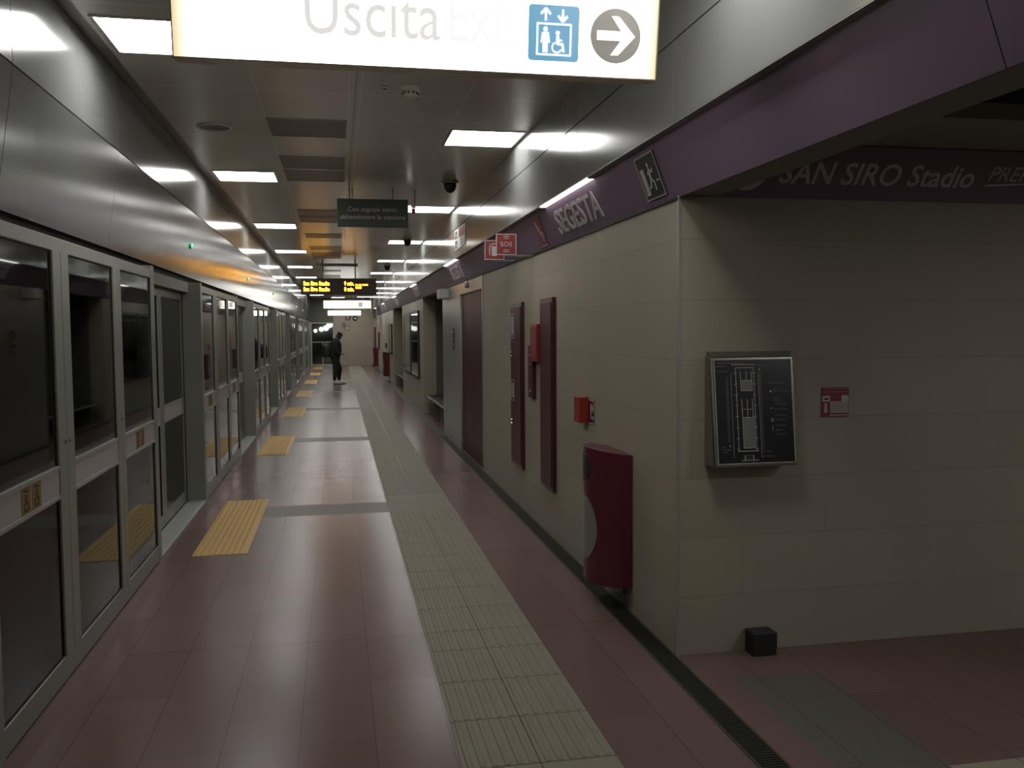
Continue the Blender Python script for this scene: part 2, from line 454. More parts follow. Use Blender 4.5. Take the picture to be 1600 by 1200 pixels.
b = MB(); b.box(1.645, 1.657, 4.188, 4.2, 0.0, 2.30)
struct(b.build('trim_4', 'frame_edge'))
# ceiling of the side passage with a dark open slot
b = MB()
b.box(1.85, 2.47, Y0, 4.2, 2.55, 2.62); b.box(2.47, 7.0, 3.49, 4.2, 2.55, 2.62); b.box(2.47, 7.0, Y0, 2.2, 2.55, 2.62)
struct(b.build('ceiling_side_room', 'side_ceiling'))
b = MB(); b.box(2.3, 7.0, 2.1, 3.6, 2.9, 2.95)
struct(b.build('ceiling_void', 'dark'))
# niches
for k, (a, c) in enumerate(((14.3, 17.7), (23.5, 27.3))):
    b = MB(); b.box(2.45, 2.5, a, c, 0, 2.62); b.box(XR + 0.25, 2.45, a - 0.05, a, 0, 2.62); b.box(XR + 0.25, 2.45, c, c + 0.05, 0, 2.62)
    b.box(XR + 0.25, 2.45, a, c, 2.32, 2.4)
    struct(b.build('wall_niche_%s' % ('near', 'far')[k], 'niche'))
# end wall, panel over the glass door
b = MB(); b.box(-0.20, 1.70, Y1, Y1 + 0.2, 0, 3.3)
struct(b.build('wall_end', 'stone_x'))
b = MB(); b.box(-1.45, -0.20, Y1, Y1 + 0.2, 2.06, 3.3)
struct(b.build('wall_end_panel', 'niche'))
d = MB()
for q in ((-1.30, -1.22, 0, 2.06), (-0.24, -0.20, 0, 2.06), (-0.75, -0.71, 0.06, 1.12)): d.box(q[0], q[1], Y1 - 0.04, Y1 + 0.04, q[2], q[3])
d.box(-1.22, -0.24, Y1 - 0.04, Y1 + 0.04, 2.0, 2.06); d.box(-1.22, -0.24, Y1 - 0.04, Y1 + 0.04, 0, 0.06); d.box(-1.22, -0.24, Y1 - 0.04, Y1 + 0.04, 1.10, 1.14)
dr = d.build('door_1', 'frame_edge'); struct(dr)
MB().box(-1.22, -0.24, Y1 - 0.005, Y1 + 0.005, 0.06, 2.0).build('door_glass', 'glass_clear', dr)
MB().tube((-0.68, Y1 - 0.07, 0.95), (-0.68, Y1 - 0.07, 1.15), 0.012).build('door_handle', 'chrome', dr)
b = MB(); b.box(-1.6, 0.2, Y1 + 5.0, Y1 + 5.1, 0, 3.0); b.box(-1.6, -1.5, Y1 + 0.2, Y1 + 5, 0, 3.0); b.box(0.1, 0.2, Y1 + 0.2, Y1 + 5, 0, 3.0); b.box(-1.6, 0.2, Y1 + 0.2, Y1 + 5.0, 2.9, 3.0)
struct(b.build('wall_beyond_door', 'green_room'))
struct(MB().box(-1.5, 0.1, Y1 + 0.2, Y1 + 5, -0.1, 0.0).build('floor_beyond_door', 'niche'))
for i, (x_, z_, r_) in enumerate(((-1.17, 1.66, .10), (-0.86, 1.74, .13), (-0.62, 1.80, .15), (-0.42, 1.98, .17))):  # made-up glows imitate lamps mirrored in the door glass
    o = thing('reflection_glow', (x_, Y1 + 4.9, z_), 'made-up round glow behind the end door glass imitating a reflection, %s from the left' % ORD[i], 'lamp', 'made-up glows beyond the end door')
    MB().lathe((x_, Y1 + 4.9, z_), [(r_ * .5, -0.12), (r_, -0.07), (r_, -0.02)], 16, 'y').build('globe', 'striplamp', o)
    MB().lathe((x_, Y1 + 4.9, z_), [(r_ * .7, -0.02), (r_ * .7, 0.1)], 12, 'y').build('base', 'frame', o)
# tunnel behind the screens
b = MB(); b.box(-5.4, -5.2, Y0, Y1, -1.3, 3.3); b.box(-5.2, XL - 0.16, Y0, Y1, -1.3, -1.2); b.box(-5.2, -1.42, Y0, Y1, 3.1, 3.3)
b.box(-5.2, -1.45, Y1, Y1 + 0.1, -1.3, 3.3); b.box(-5.2, -1.49, Y0 - .1, Y0, -1.3, 3.3)
struct(b.build('wall_tunnel', 'tunnel'))
b = MB()
for i in range(9):
    y = 1.5 + i * 5.4; b.box(-5.2, -4.8, y, y + 1.3, -1.2, 3.1)
struct(b.build('wall_tunnel_piers', 'tunnel'))

# ================================================================ PURPLE FASCIAS
PN = Vector((0.11, 0, -0.285)).normalized()          # down the slope
fasc = thing('fascia', (1.6, 15.2, 2.29), 'long sloping purple fascia above the stone wall with the station name', 'fascia')
def fascia_mb(y0, y1):
    m = MB(); m.prism([(1.54, 2.575), (1.65, 2.292), (1.85, 2.292), (1.85, 2.60), (1.54, 2.60)], y0, y1, lambda p, q, t: (p, t, q)); return m
sec = [Y0, -6.0, -2.0, 2.0, 6.0, 10.0, 14.0, 18.0, 22.0, 26.0, 30.0, 34.0, 38.4]
m = MB()
for a, c in zip(sec, sec[1:]):
    m.hexa([(1.648, a+.002, 2.292), (1.66, a+.002, 2.292), (1.66, c-.002, 2.292), (1.648, c-.002, 2.292),
            (1.54, a+.002, 2.575), (1.552, a+.002, 2.575), (1.552, c-.002, 2.575), (1.54, c-.002, 2.575)])
m.build('face_panel', 'purple', fasc)
m = MB()
m.prism([(1.548, 2.58), (1.655, 2.300), (1.848, 2.300), (1.848, 2.60), (1.548, 2.60)], Y0, 4.19, lambda p, q, t: (p, t, q))
m.build('underside', 'purple_under', fasc)
m = MB(); m.prism([(1.551, 2.578), (1.645, 2.33), (1.648, 2.33), (1.648, 2.60), (1.551, 2.60)], 4.19, 38.4, lambda p, q, t: (p, t, q))
m.build('backing', 'purple_under', fasc)
m = MB(); m.box(1.50, 1.545, Y0, 38.4, 2.569, 2.574); m.build('soffit', 'frame', fasc)
m = MB(); m.box(1.640, 1.652, 4.2, 38.4, 2.282, 2.294); m.build('lower_edge', 'gap', fasc)
def slope(y, h=0.0, c=0.0):   # frame on the fascia face; h along the slope up from the lower edge
    return Fr((1.648, y, 2.292), (0, -1, 0), (-0.108, 0, 0.283))
for i in range(5):
    y = 6.46 + 6.25 * i
    text_mb(slope(y), 'SEGESTA', 0, 0.062, 0.172, 0.0, 0.004, width=1.10, offset=0.012).build('lettering', 'letter', fasc)
fasc2 = thing('fascia', (1.6, 41.0, 2.29), 'short dark fascia piece near the end wall', 'fascia')
m = MB(); m.prism([(1.50, 2.50), (1.60, 2.20), (1.648, 2.20), (1.648, 2.60), (1.50, 2.60)], 40.0, 42.4, lambda p, q, t: (p, t, q)); m.build('face_panel', 'purple_under', fasc2)
# the San Siro fascia across the passage
f3 = thing('fascia', (3.0, 4.15, 2.3), 'dark purple fascia with SAN SIRO Stadio lettering in the side passage', 'fascia')
m = MB()
for a, c in ((1.851, 5.0), (5.003, 6.995)):
    m.hexa([(a, 4.188, 2.297), (c, 4.188, 2.297), (c, 4.196, 2.297), (a, 4.196, 2.297), (a, 4.09, 2.545), (c, 4.09, 2.545), (c, 4.196, 2.545), (a, 4.196, 2.545)])
m.build('face_panel', 'purple', f3)
G = Fr((0, 4.188, 2.297), (1, 0, 0), (0, -0.098, 0.248))
text_mb(G, 'SAN SIRO Stadio', 2.155, 0.078, 0.108, 0.0, 0.003, width=1.085, shear=0.22, offset=0.016).build('lettering', 'letter', f3)
text_mb(G, 'PREMI', 3.32, 0.115, 0.075, 0.0, 0.003, width=0.30, shear=0.3).build('lettering', 'letter_dim', f3)
m = MB(); G.poly(m, [(3.30, 0.085), (3.62, 0.103), (3.66, 0.112), (3.32, 0.097)], 0, 0.003); m.build('underline', 'letter_dim', f3)
m = MB(); G.poly(m, [(1.985 + 0.11 * math.cos(t), 0.145 + 0.11 * math.sin(t)) for t in [2 * PI * i / 30 for i in range(30)]], 0, 0.0025)
G_logo = m.build('arrow_disc', 'letter', f3)
m = MB(); G.poly(m, [(1.955, 0.075), (1.985, 0.088), (2.000, 0.078), (2.060, 0.150), (2.09, 0.215), (2.03, 0.18)], 0.0026, 0.004); m.build('arrow', 'purple', G_logo)

# ================================================================ CEILING FITTINGS
def ceiling_lamp(x0, y0, label, grp):
    x1 = x0 + 0.60; y1 = y0 + 0.60
    t = thing('ceiling_lamp', ((x0 + x1) / 2, (y0 + y1) / 2, ZC), label, 'ceiling light', grp)
    fr = Fr((x0, y1, ZC), (1, 0, 0), (0, -1, 0))
    m = MB(); fr.rect(m, 0, 0.60, 0, 0.60, 0.018, -0.001, 0.008); m.build('lamp_frame', 'frame_edge', t)
    m = MB(); m.box(x0 + 0.018, x1 - 0.018, y0 + 0.018, y1 - 0.018, ZC - 0.004, ZC - 0.001); m.build('diffuser', 'lamp', t)
    return t
LP = 4.32
base = ceiling_lamp(-1.17, 4.78, '', 'ceiling lights, row beside the platform screens')
lab = lambda i, side: 'glowing square ceiling light, %s of the %s row counted away from the viewer' % (ORD[i], side)
base['label'] = lab(0, 'left')
for i in range(1, 9): dup(base, (0, LP * i, 0), lab(i, 'left'))
base2 = ceiling_lamp(0.885, 6.98, '', 'ceiling lights, row beside the stone wall')
base2['label'] = lab(0, 'right')
for i in range(1, 9): dup(base2, (0, LP * i, 0), lab(i, 'right'))
dup(base2, (0, -LP, 0), 'square ceiling light of the right row just over the viewer')

for i, y in enumerate((33.5, 37.8, 42.1)):  # row added behind the signs to brighten the end wall
    o = dup(base, (0.9, y - 4.78, 0), 'added square ceiling light of the far middle row behind the hanging signs, %s one' % ORD[i]); o['group'] = 'added ceiling lights, far middle row'
sr = dup(base, (0, 0, 0), 'added unseen square ceiling light in the side room behind the viewer'); sr.location = (3.9, 1.5, 2.549)  # unseen side room lights, added to brighten the passage wall
sr['group'] = 'added lights of the side room'
sr3 = dup(base, (0, 0, 0), 'added unseen square ceiling light deep in the side room'); sr3.location = (5.9, 1.2, 2.549); sr3['group'] = 'added lights of the side room'
sr2 = dup(base, (0, 0, 0), 'added unseen square ceiling light at the far end of the side room'); sr2.location = (3.4, -2.2, 2.549); sr2['group'] = 'added lights of the side room'
vy = [6.83, 8.27, 8.99, 11.87, 12.59, 14.75, 16.91, 18.35, 19.07, 21.2, 23.4, 25.5, 26.3, 28.4]
v0 = None
for i, y in enumerate(vy):
    if v0 is None:
        v0 = thing('vent_panel', (-0.195, y + 0.3, ZC), '', 'vent', 'dark perforated ceiling panels')
        fr = Fr((-0.49, y + 0.6, ZC), (1, 0, 0), (0, -1, 0))
        m = MB(); fr.rect(m, 0, 0.585, 0, 0.60, 0.012, -0.001, 0.006); m.build('panel_frame', 'frame', v0)
        m = MB(); m.box(-0.478, 0.083, y + 0.012, y + 0.588, ZC - 0.003, ZC - 0.001); m.build('mesh_panel', 'vent', v0); o = v0
    else: o = dup(v0, (0, y - vy[0], 0), '')
    o['label'] = ('dark perforated ceiling panel nearest the viewer' if i == 0 else 'dark perforated ceiling panel, %s one down the corridor' % (ORD + ['twelfth', 'thirteenth', 'fourteenth'])[i])

# smoke detector, sensor, loudspeaker ring, dome cameras
t = thing('smoke_detector', (0.483, 5.86, ZC), 'round cream smoke detector on the ceiling below the big exit sign', 'smoke detector')
MB().lathe((0.483, 5.86, ZC), [(0.062, 0.0), (0.064, -0.022), (0.058, -0.03)]).build('base', 'cream', t, smooth=False)
MB().lathe((0.483, 5.86, ZC), [(0.046, -0.03), (0.046, -0.045), (0.038, -0.060), (0.012, -0.064)]).build('sensor_cap', 'cream', t)
m = MB()
for i in range(10):
    a = 2 * PI * i / 10; c, s_ = math.cos(a), math.sin(a)
    m.box(0.483 + 0.047 * c - 0.006, 0.483 + 0.047 * c + 0.006, 5.86 + 0.047 * s_ - 0.006, 5.86 + 0.047 * s_ + 0.006, ZC - 0.043, ZC - 0.032)
m.build('vent_slot', 'black', t)
t = thing('ceiling_sensor', (0.32, 5.86, ZC), 'tiny white ceiling sensor beside the smoke detector', 'sensor')
MB().box(0.302, 0.338, 5.85, 5.88, ZC - 0.024, ZC).build('sensor_body', 'cream', t, bevel=0.003)
MB().box(0.308, 0.332, 5.848, 5.8505, ZC - 0.021, ZC - 0.012).build('lens', 'black', t)
t = thing('ceiling_loudspeaker', (-0.89, 7.2, ZC), 'round flush loudspeaker in the ceiling beside the left lights', 'loudspeaker')
MB().lathe((-0.89, 7.2, ZC), [(0.13, 0.0), (0.13, -0.008), (0.115, -0.011), (0.112, -0.004)], 36).build('rim', 'cream', t)
MB().lathe((-0.89, 7.2, ZC), [(0.111, -0.001), (0.108, -0.005)], 32).build('grille', 'vent', t)
def dome(x, y, label):
    t = thing('dome_camera', (x, y, ZC), label, 'security camera', 'dome cameras on the ceiling')
    MB().lathe((x, y, ZC), [(0.088, 0.0), (0.09, -0.014), (0.078, -0.024)], 28).build('base', 'chrome', t, smooth=False)
    MB().lathe((x, y, ZC), [(0.066, -0.022), (0.066, -0.05), (0.058, -0.085), (0.035, -0.115), (0.006, -0.125)], 24).build('dome', 'black', t, smooth=True)
    return t
dome(1.175, 9.4, 'dome camera hanging from the ceiling, nearest the viewer')
dome(1.185, 15.35, 'dome camera in front of the third right ceiling light')
dome(1.185, 21.7, 'small dome camera far down the corridor ceiling')

# strip lamps along the fascia top
st = None
for i in range(-1, 6):
    if st is None:
        st = thing('strip_lamp', (1.52, -0.3, 2.575), '', 'strip light', 'strip lights on top of the purple fascia')
        MB().box(1.503, 1.545, -0.94, 0.36, 2.562, 2.574).build('diffuser', 'striplamp', st)
        MB().box(1.501, 1.547, -0.96, -0.94, 2.560, 2.5745).build('end_cap', 'frame_edge', st)
        MB().box(1.501, 1.547, 0.36, 0.38, 2.560, 2.5745).build('end_cap', 'frame_edge', st); o = st
    else: o = dup(st, (0, 6.25 * (i + 1), 0), '')
    o['label'] = 'strip light on the fascia behind the viewer' if i == -1 else ('strip light above the large SEGESTA lettering' if i == 0 else 'strip light on the fascia, %s one from the viewer' % ORD[i])

# ================================================================ HANGING SIGNS
def exit_sign(y, label, zb, zt, xa, xb, full):
    t = thing('exit_sign', ((xa + xb) / 2, y, zt), label, 'sign', 'lit exit signs hanging from the ceiling')
    lean = 0.045
    F = Fr((xa, y, zb), (1, 0, 0), (0, -lean, zt - zb))
    H = math.hypot(lean, zt - zb); W = xb - xa
    m = MB(); F.box(m, 0, W, 0, H, -0.12, -0.004); m.build('housing', 'sign_box', t)
    m = MB(); F.box(m, 0.003, W - 0.003, 0.003, H - 0.003, -0.004, 0.0); m.build('lit_face', 'sign', t)
    m = MB(); F.rect(m, -0.001, W + 0.001, -0.001, H + 0.001, 0.004, -0.12, 0.002); m.build('sign_frame', 'sign_box', t)
    m = MB(); F.box(m, 0.02, W - 0.02, 0.02, H - 0.02, -0.1245, -0.1205); m.build('lit_back_face', 'sign', t)  # unseen glowing back, added to light the far end
    for a in (0.25, W - 0.25): MB().tube((xa + a, y - 0.01, zt - 0.02), (xa + a, y - 0.01, ZC), 0.012).build('hanging_rod', 'frame', t)
    return t, F, H
t, F, H = exit_sign(2.985, 'large glowing Uscita Exit sign hanging across the top of the view', 2.502, 2.82, -0.488, 1.088, True)
def P(a): return a + 0.488
text_mb(F, 'Uscita', P(-0.085), 0.092, 0.150, 0.0, 0.0012, width=0.43).build('lettering', 'sign_txt', t)
text_mb(F, 'Exit', P(0.375), 0.092, 0.150, 0.0, 0.0012, width=0.225).build('lettering', 'sign_txt2', t)
m = MB(); a0, a1, b0, b1 = P(0.637), P(0.810), 0.045, 0.222
r = 0.012; pts = []
for (cx, cy, s0) in ((a1 - r, b1 - r, 0), (a0 + r, b1 - r, 1), (a0 + r, b0 + r, 2), (a1 - r, b0 + r, 3)):
    for j in range(5): an = PI / 2 * (s0 + j / 4); pts.append((cx + r * math.cos(an), cy + r * math.sin(an)))
F.poly(m, pts, 0, 0.0012); sq = m.build('lift_symbol', 'sign_blue', t)
m = MB(); c0, c1 = 0.0013, 0.0022
F.rect(m, a0 + 0.028, a1 - 0.026, b0 + 0.018, b0 + 0.120, 0.005, c0, c1)
for ax, up in ((a0 + 0.058, 1), (a0 + 0.116, -1)):
    ym = b0 + 0.146; F.line(m, (ax, ym - 0.018), (ax, ym + 0.018), 0.007, c0, c1)
    F.line(m, (ax, ym + up * 0.020), (ax - 0.016, ym + up * 0.002), 0.007, c0, c1); F.line(m, (ax, ym + up * 0.020), (ax + 0.016, ym + up * 0.002), 0.007, c0, c1)
px, py = a0 + 0.058, b0 + 0.028   # standing figure
F.disc(m, px, py + 0.073, 0.0075, c0, c1, 12); F.poly(m, [(px - .016, py + .03), (px - .011, py + .063), (px + .011, py + .063), (px + .016, py + .03), (px + .012, py + .03), (px + .009, py + .048), (px + .008, py), (px + .001, py), (px, py + .03), (px - .001, py), (px - .008, py), (px - .009, py + .048), (px - .012, py + .03)], c0, c1)
wx, wy = a0 + 0.098, b0 + 0.026   # wheelchair figure
F.disc(m, wx + 0.002, wy + 0.064, 0.0065, c0, c1, 12); F.line(m, (wx + .002, wy + .055), (wx + .003, wy + .030), 0.010, c0, c1)
F.line(m, (wx, wy + .030), (wx + .020, wy + .029), 0.008, c0, c1); F.line(m, (wx + .019, wy + .030), (wx + .023, wy + .004), 0.007, c0, c1); F.line(m, (wx + .004, wy + .042), (wx + .018, wy + .041), 0.004, c0, c1)
F.ring(m, wx, wy + .018, 0.014, 0.018, c0, c1, 1.9, 5.9, 16)
m.build('pictogram', 'sign_white', sq)
m = MB(); F.disc(m, P(0.938), 0.136, 0.088, 0, 0.0012, 40); ds = m.build('arrow_disc', 'sign_icon', t)
m = MB(); ax, ay = P(0.938), 0.136
F.line(m, (ax - 0.065, ay), (ax + 0.04, ay), 0.030, c0, c1)
F.poly(m, [(ax + .068, ay), (ax + .010, ay + .062), (ax - .016, ay + .062), (ax + .030, ay), (ax - .016, ay - .062), (ax + .010, ay - .062)], c0, c1)
m.build('arrow', 'sign_white', ds)
# the far exit sign and the lit box beyond it
t, F, H = exit_sign(30.0, 'small far exit sign glowing behind the amber departures display', 2.385, 2.634, -0.455, 1.09, False)
m = MB(); F.box(m, 1.13, 1.27, 0.04, 0.21, 0, 0.002); m.build('lift_symbol', 'sign_icon', t)
m = MB(); F.ring(m, 1.41, 0.125, 0.055, 0.085, 0, 0.002); m.build('arrow_disc', 'sign_icon', t)
t = thing('light_box', (0.255, 35, 2.43), 'plain glowing light box hanging below the far exit sign', 'light box')
MB().box(-0.37, 0.88, 35.0, 35.1, 2.235, 2.43).build('housing', 'sign_box', t)
m = MB(); Fr((-0.37, 35.0, 2.235), (1, 0, 0), (0, 0, 1)).box(m, 0.01, 1.24, 0.01, 0.185, 0, 0.004); m.build('lit_face', 'striplamp', t)
for a in (-0.1, 0.6): MB().tube((a, 35.05, 2.42), (a, 35.05, ZC), 0.012).build('hanging_rod', 'frame', t)

# departures display
t = thing('departures_display', (0.04, 20.1, 2.79), 'black departures display with amber text hanging from the ceiling', 'display')
MB().box(-0.77, 0.85, 20.0, 20.18, 2.435, 2.795).build('housing', 'display', t, bevel=0.01)
D = Fr((-0.77, 20.0, 2.435), (1, 0, 0), (0, 0, 1))
for j, mn in enumerate(('9 min.', '8 min.')):
    yb = 0.205 - 0.125 * j
    text_mb(D, 'San Siro Stadio', 0.055, yb, 0.085, 0.0, 0.003, width=0.555, offset=0.012).build('lettering', 'led', t)
    text_mb(D, mn, 0.925, yb, 0.085, 0.0, 0.003, width=0.21, offset=0.012).build('lettering', 'led', t)
text_mb(D, '13:33', 1.165, 0.135, 0.05, 0.0, 0.003, width=0.13, offset=0.01).build('lettering', 'led', t)
text_mb(D, '13-09-2018', 1.165, 0.20, 0.035, 0.0, 0.003, width=0.27, offset=0.01).build('lettering', 'led', t)
MB().box(-0.35, 0.45, 20.03, 20.15, 3.06, 3.12).build('mounting_beam', 'frame', t)
for a in (-0.3, 0.4): MB().tube((a, 20.09, 2.79), (a, 20.09, ZC), 0.018).build('hanging_rod', 'frame', t)
D = Fr((0.85, 20.18, 2.435), (-1, 0, 0), (0, 0, 1))
for j, mn in enumerate(('9 min.', '8 min.')):
    yb = 0.205 - 0.125 * j
    text_mb(D, 'San Siro Stadio', 0.055, yb, 0.085, 0.0, 0.003, width=0.555, offset=0.012).build('lettering', 'led', t)

# evacuation notice
t = thing('evacuation_sign', (0.4, 10.03, 3.085), 'dark green hanging notice reading Con segnale attivo abbandonare la stazione', 'sign')
MB().box(0.014, 0.783, 10.0, 10.06, 2.785, 3.085).build('sign_body', 'green_sign', t, bevel=0.004)
D = Fr((0.014, 10.0, 2.785), (1, 0, 0), (0, 0, 1))
text_mb(D, 'Con segnale attivo', 0.115, 0.165, 0.048, 0, 0.003, width=0.53).build('lettering', 'letter_dim', t)
text_mb(D, 'abbandonare la stazione', 0.032, 0.083, 0.048, 0, 0.003, width=0.705).build('lettering', 'letter_dim', t)
for a in (0.15, 0.18, 0.62): MB().tube((a, 10.03, 3.08), (a, 10.03, ZC), 0.008).build('hanging_rod', 'frame', t)
t = thing('warning_beacon', (0.83, 10.03, 3.0), 'small red and white warning beacon beside the green notice', 'beacon')
MB().lathe((0.800, 10.03, 2.99), [(0.022, -0.03), (0.026, 0.0), (0.022, 0.035)], 16).build('white_lens', 'sign_white', t)
MB().lathe((0.845, 10.03, 2.965), [(0.018, -0.03), (0.022, 0.0), (0.020, 0.03)], 16).build('red_lens', 'red', t)
MB().box(0.786, 0.87, 10.02, 10.045, 3.0, 3.02).build('bracket', 'frame', t)
MB().tube((0.86, 10.03, 3.01), (0.86, 10.03, ZC), 0.006).build('stem', 'frame', t)

# ================================================================ PLATFORM SCREENS
GX = XL
def screen_section(s0):
    t = thing('platform_screen', (GX, s0 + 1.62, 0), '', 'platform screen', 'fixed glass platform screens')
    L = 3.24
    posts = [(0.0, 0.10), (0.91, 1.16), (2.05, 2.23), (3.13, 3.24)]
    MB().box(GX - 0.06, GX, s0 + .01, s0 + L - .01, 2.03, 2.095).build('top_rail', 'frame', t, bevel=0.003)
    MB().box(GX - 0.06, GX, s0 + .01, s0 + L - .01, 0.008, 0.12).build('bottom_rail', 'frame', t, bevel=0.003)
    MB().box(GX - 0.05, GX - 0.004, s0 + .1, s0 + L - .11, 0.0, 0.01).build('floor_gasket', 'gap', t)
    for i, (a, c) in enumerate(posts):
        m = MB()
        if i in (1, 2):
            md = (a + c) / 2; m.box(GX - 0.06, GX + 0.002, s0 + a, s0 + md - 0.003, 0.118, 2.032); m.box(GX - 0.06, GX + 0.002, s0 + md + 0.003, s0 + c, 0.118, 2.032)
            m.box(GX - 0.06, GX - 0.008, s0 + md - 0.003, s0 + md + 0.003, 0.118, 2.032)
        else: m.box(GX - 0.17, GX + 0.002, s0 + a, s0 + c, 0.0, 2.12)
        m.build('post', 'frame', t, bevel=0.002)
        if i in (1, 2):
            m = MB()
            for dy in ((-0.035, 0.035) if i == 1 else (0.0,)):
                m.lathe((GX + 0.002, s0 + (a + c) / 2 + dy, 1.13), [(0.011, 0.0), (0.011, 0.004), (0.006, 0.006)], 12, 'x')
            m.build('lock', 'chrome', t)
    for a, c in ((0.10, 0.91), (1.16, 2.05), (2.23, 3.13)):
        g = MB().box(GX - 0.016, GX - 0.010, s0 + a, s0 + c, 0.12, 2.03).build('glass_pane', 'glass', t)
        m = MB()
        for q in ((a, a + 0.006, 0.12, 2.03), (c - 0.010, c, 0.12, 2.03), (a, c, 2.024, 2.03), (a, c, 0.12, 0.126)): m.box(GX - 0.009, GX - 0.006, s0 + q[0], s0 + q[1], q[2], q[3])
        m.build('gasket', 'gap', g)
        bd = MB().box(GX - 0.009, GX - 0.003, s0 + a + 0.004, s0 + c - 0.004, 0.885, 1.015).build('cross_band', 'band', t)
        m = MB(); m.box(GX - 0.009, GX + 0.002, s0 + a + 0.004, s0 + c - 0.004, 1.010, 1.028); m.box(GX - 0.009, GX + 0.002, s0 + a + 0.004, s0 + c - 0.004, 0.872, 0.890)
        m.build('band_edge', 'frame_edge', bd)
        if a != 1.16:
            off = 0.39 if a < 1 else 2.53
            K = Fr((GX - 0.003, s0 + off, 0.893), (0, 1, 0), (0, 0, 1))
            for i in range(2):
                m = MB(); K.box(m, 0.135 * i, 0.135 * i + 0.118, 0, 0.113, 0, 0.0015); sk = m.build('warning_sticker', 'sticker', bd)
                m = MB(); K.rect(m, 0.135*i + 0.03, 0.135*i + 0.085, 0.012, 0.05, 0.008, 0.0016, 0.0025); K.ring(m, 0.135*i + 0.058, 0.068, 0.010, 0.016, 0.0016, 0.0025, n=10); K.line(m, (0.135*i + 0.03, 0.1), (0.135*i + 0.085, 0.093), 0.01, 0.0016, 0.0025); m.build('sticker_print', 'sticker_mark', bd)
    return t
def sill_and_leaves(s1):
    x0, x1 = -1.455, GX
    t = tag(MB().box(x0, x1, s1 + 0.003, s1 + 2.217, 0.0, 0.018).build('door_sill', 'sill', org=(-1.37, s1 + 1.11, 0), bevel=0.003), '', 'door sill', 'pale metal sills in front of the platform doors')
    out = []
    for i in (0, 1):
        a = s1 + 0.01 + 1.10 * i; c = a + 1.09
        lf = thing('platform_door', (-1.48, (a + c) / 2, 0.02), '', 'sliding door', 'closed sliding platform door leaves')
        m = MB()
        fr0, fr1 = (0.05, 0.09) if i == 0 else (0.09, 0.05)
        m.box(-1.50, -1.462, a, a + fr0, 0.018, 2.02); m.box(-1.50, -1.462, c - fr1, c, 0.018, 2.02)
        m.box(-1.50, -1.462, a + fr0, c - fr1, 0.018, 0.12); m.box(-1.50, -1.462, a + fr0, c - fr1, 1.95, 2.02)
        m.build('door_frame', 'frame', lf, bevel=0.002)
        MB().box(-1.476, -1.471, a + fr0, c - fr1, 0.12, 1.95).build('glass_pane', 'glass', lf)
        bd = MB().box(-1.470, -1.463, a + fr0, c - fr1, 0.885, 1.015).build('cross_band', 'band', lf)
        m = MB(); m.box(-1.470, -1.459, a + fr0, c - fr1, 1.010, 1.024); m.box(-1.470, -1.459, a + fr0, c - fr1, 0.876, 0.890); m.build('band_edge', 'frame_edge', bd)
        m = MB(); q = c - fr1 - 0.012 if i == 0 else a + fr0; m.box(-1.470, -1.4635, q, q + 0.012, 0.12, 1.95); m.build('gasket', 'gap', lf)
        out.append(lf)
    return t, out
S0 = 3.58
sec0 = screen_section(S0); sill0, leaves0 = sill_and_leaves(S0 + 3.24)
for n in range(0, 8):
    if n < 7 or n == 7:
        o = sec0 if n == 0 else (dup(sec0, (0, PER * n, 0), '') if S0 + PER * n + 3.24 < Y1 else None)
        if o is None: continue
        o['label'] = 'fixed glass platform screen with grey posts, %s section from the viewer' % ORD[n]
    if S0 + PER * n + PER < Y1:
        o = sill0 if n == 0 else dup(sill0, (0, PER * n, 0), '')
        o['label'] = 'pale metal door sill at the %s platform doorway from the viewer' % ORD[n]
        for i, lf in enumerate(leaves0):
            o = lf if n == 0 else dup(lf, (0, PER * n, 0), '')
            o['label'] = '%s glass leaf of the %s closed platform doorway' % (('near', 'far')[i], ORD[n])
o = dup(sec0, (0, -PER, 0), 'fixed glass screen section beside and behind the viewer')
s1 = MB().box(-1.50, XL, 41.78, Y1, 0, 2.1); struct(s1.build('wall_left_end', 'frame'))
# lintel over the doorways
m = MB()
for n in range(-1, 8):
    a = S0 + 3.24 + PER * n
    m.box(-1.52, -1.40, a, min(a + 2.22, 41.78), 2.025, 2.12)
struct(m.build('trim_5', 'purple_under'))
struct(MB().box(-1.50, -1.46, -8.0, S0 - PER, 0, 2.12).build('wall_left_back', 'frame'))
# green indicators on the left cladding
gi = None
for n in range(6):
    y = 8.88 + PER * n
    if gi is None:
        gi = thing('door_indicator', (-1.34, y, 2.455), '', 'indicator light', 'green indicator lights above the platform doors')
        m = MB(); m.lathe((-1.348, y, 2.455), [(0.030, 0.0), (0.030, 0.010), (0.022, 0.014)], 16, 'x'); m.build('bezel', 'frame', gi)
        m = MB(); m.lathe((-1.340, y, 2.455), [(0.021, 0.0), (0.019, 0.016), (0.008, 0.022)], 16, 'x'); m.build('lens', 'green_led', gi); o = gi
    else: o = dup(gi, (0, PER * n, 0), '')
    o['label'] = 'green indicator light on the cladding above the %s platform doorway' % ORD[n]

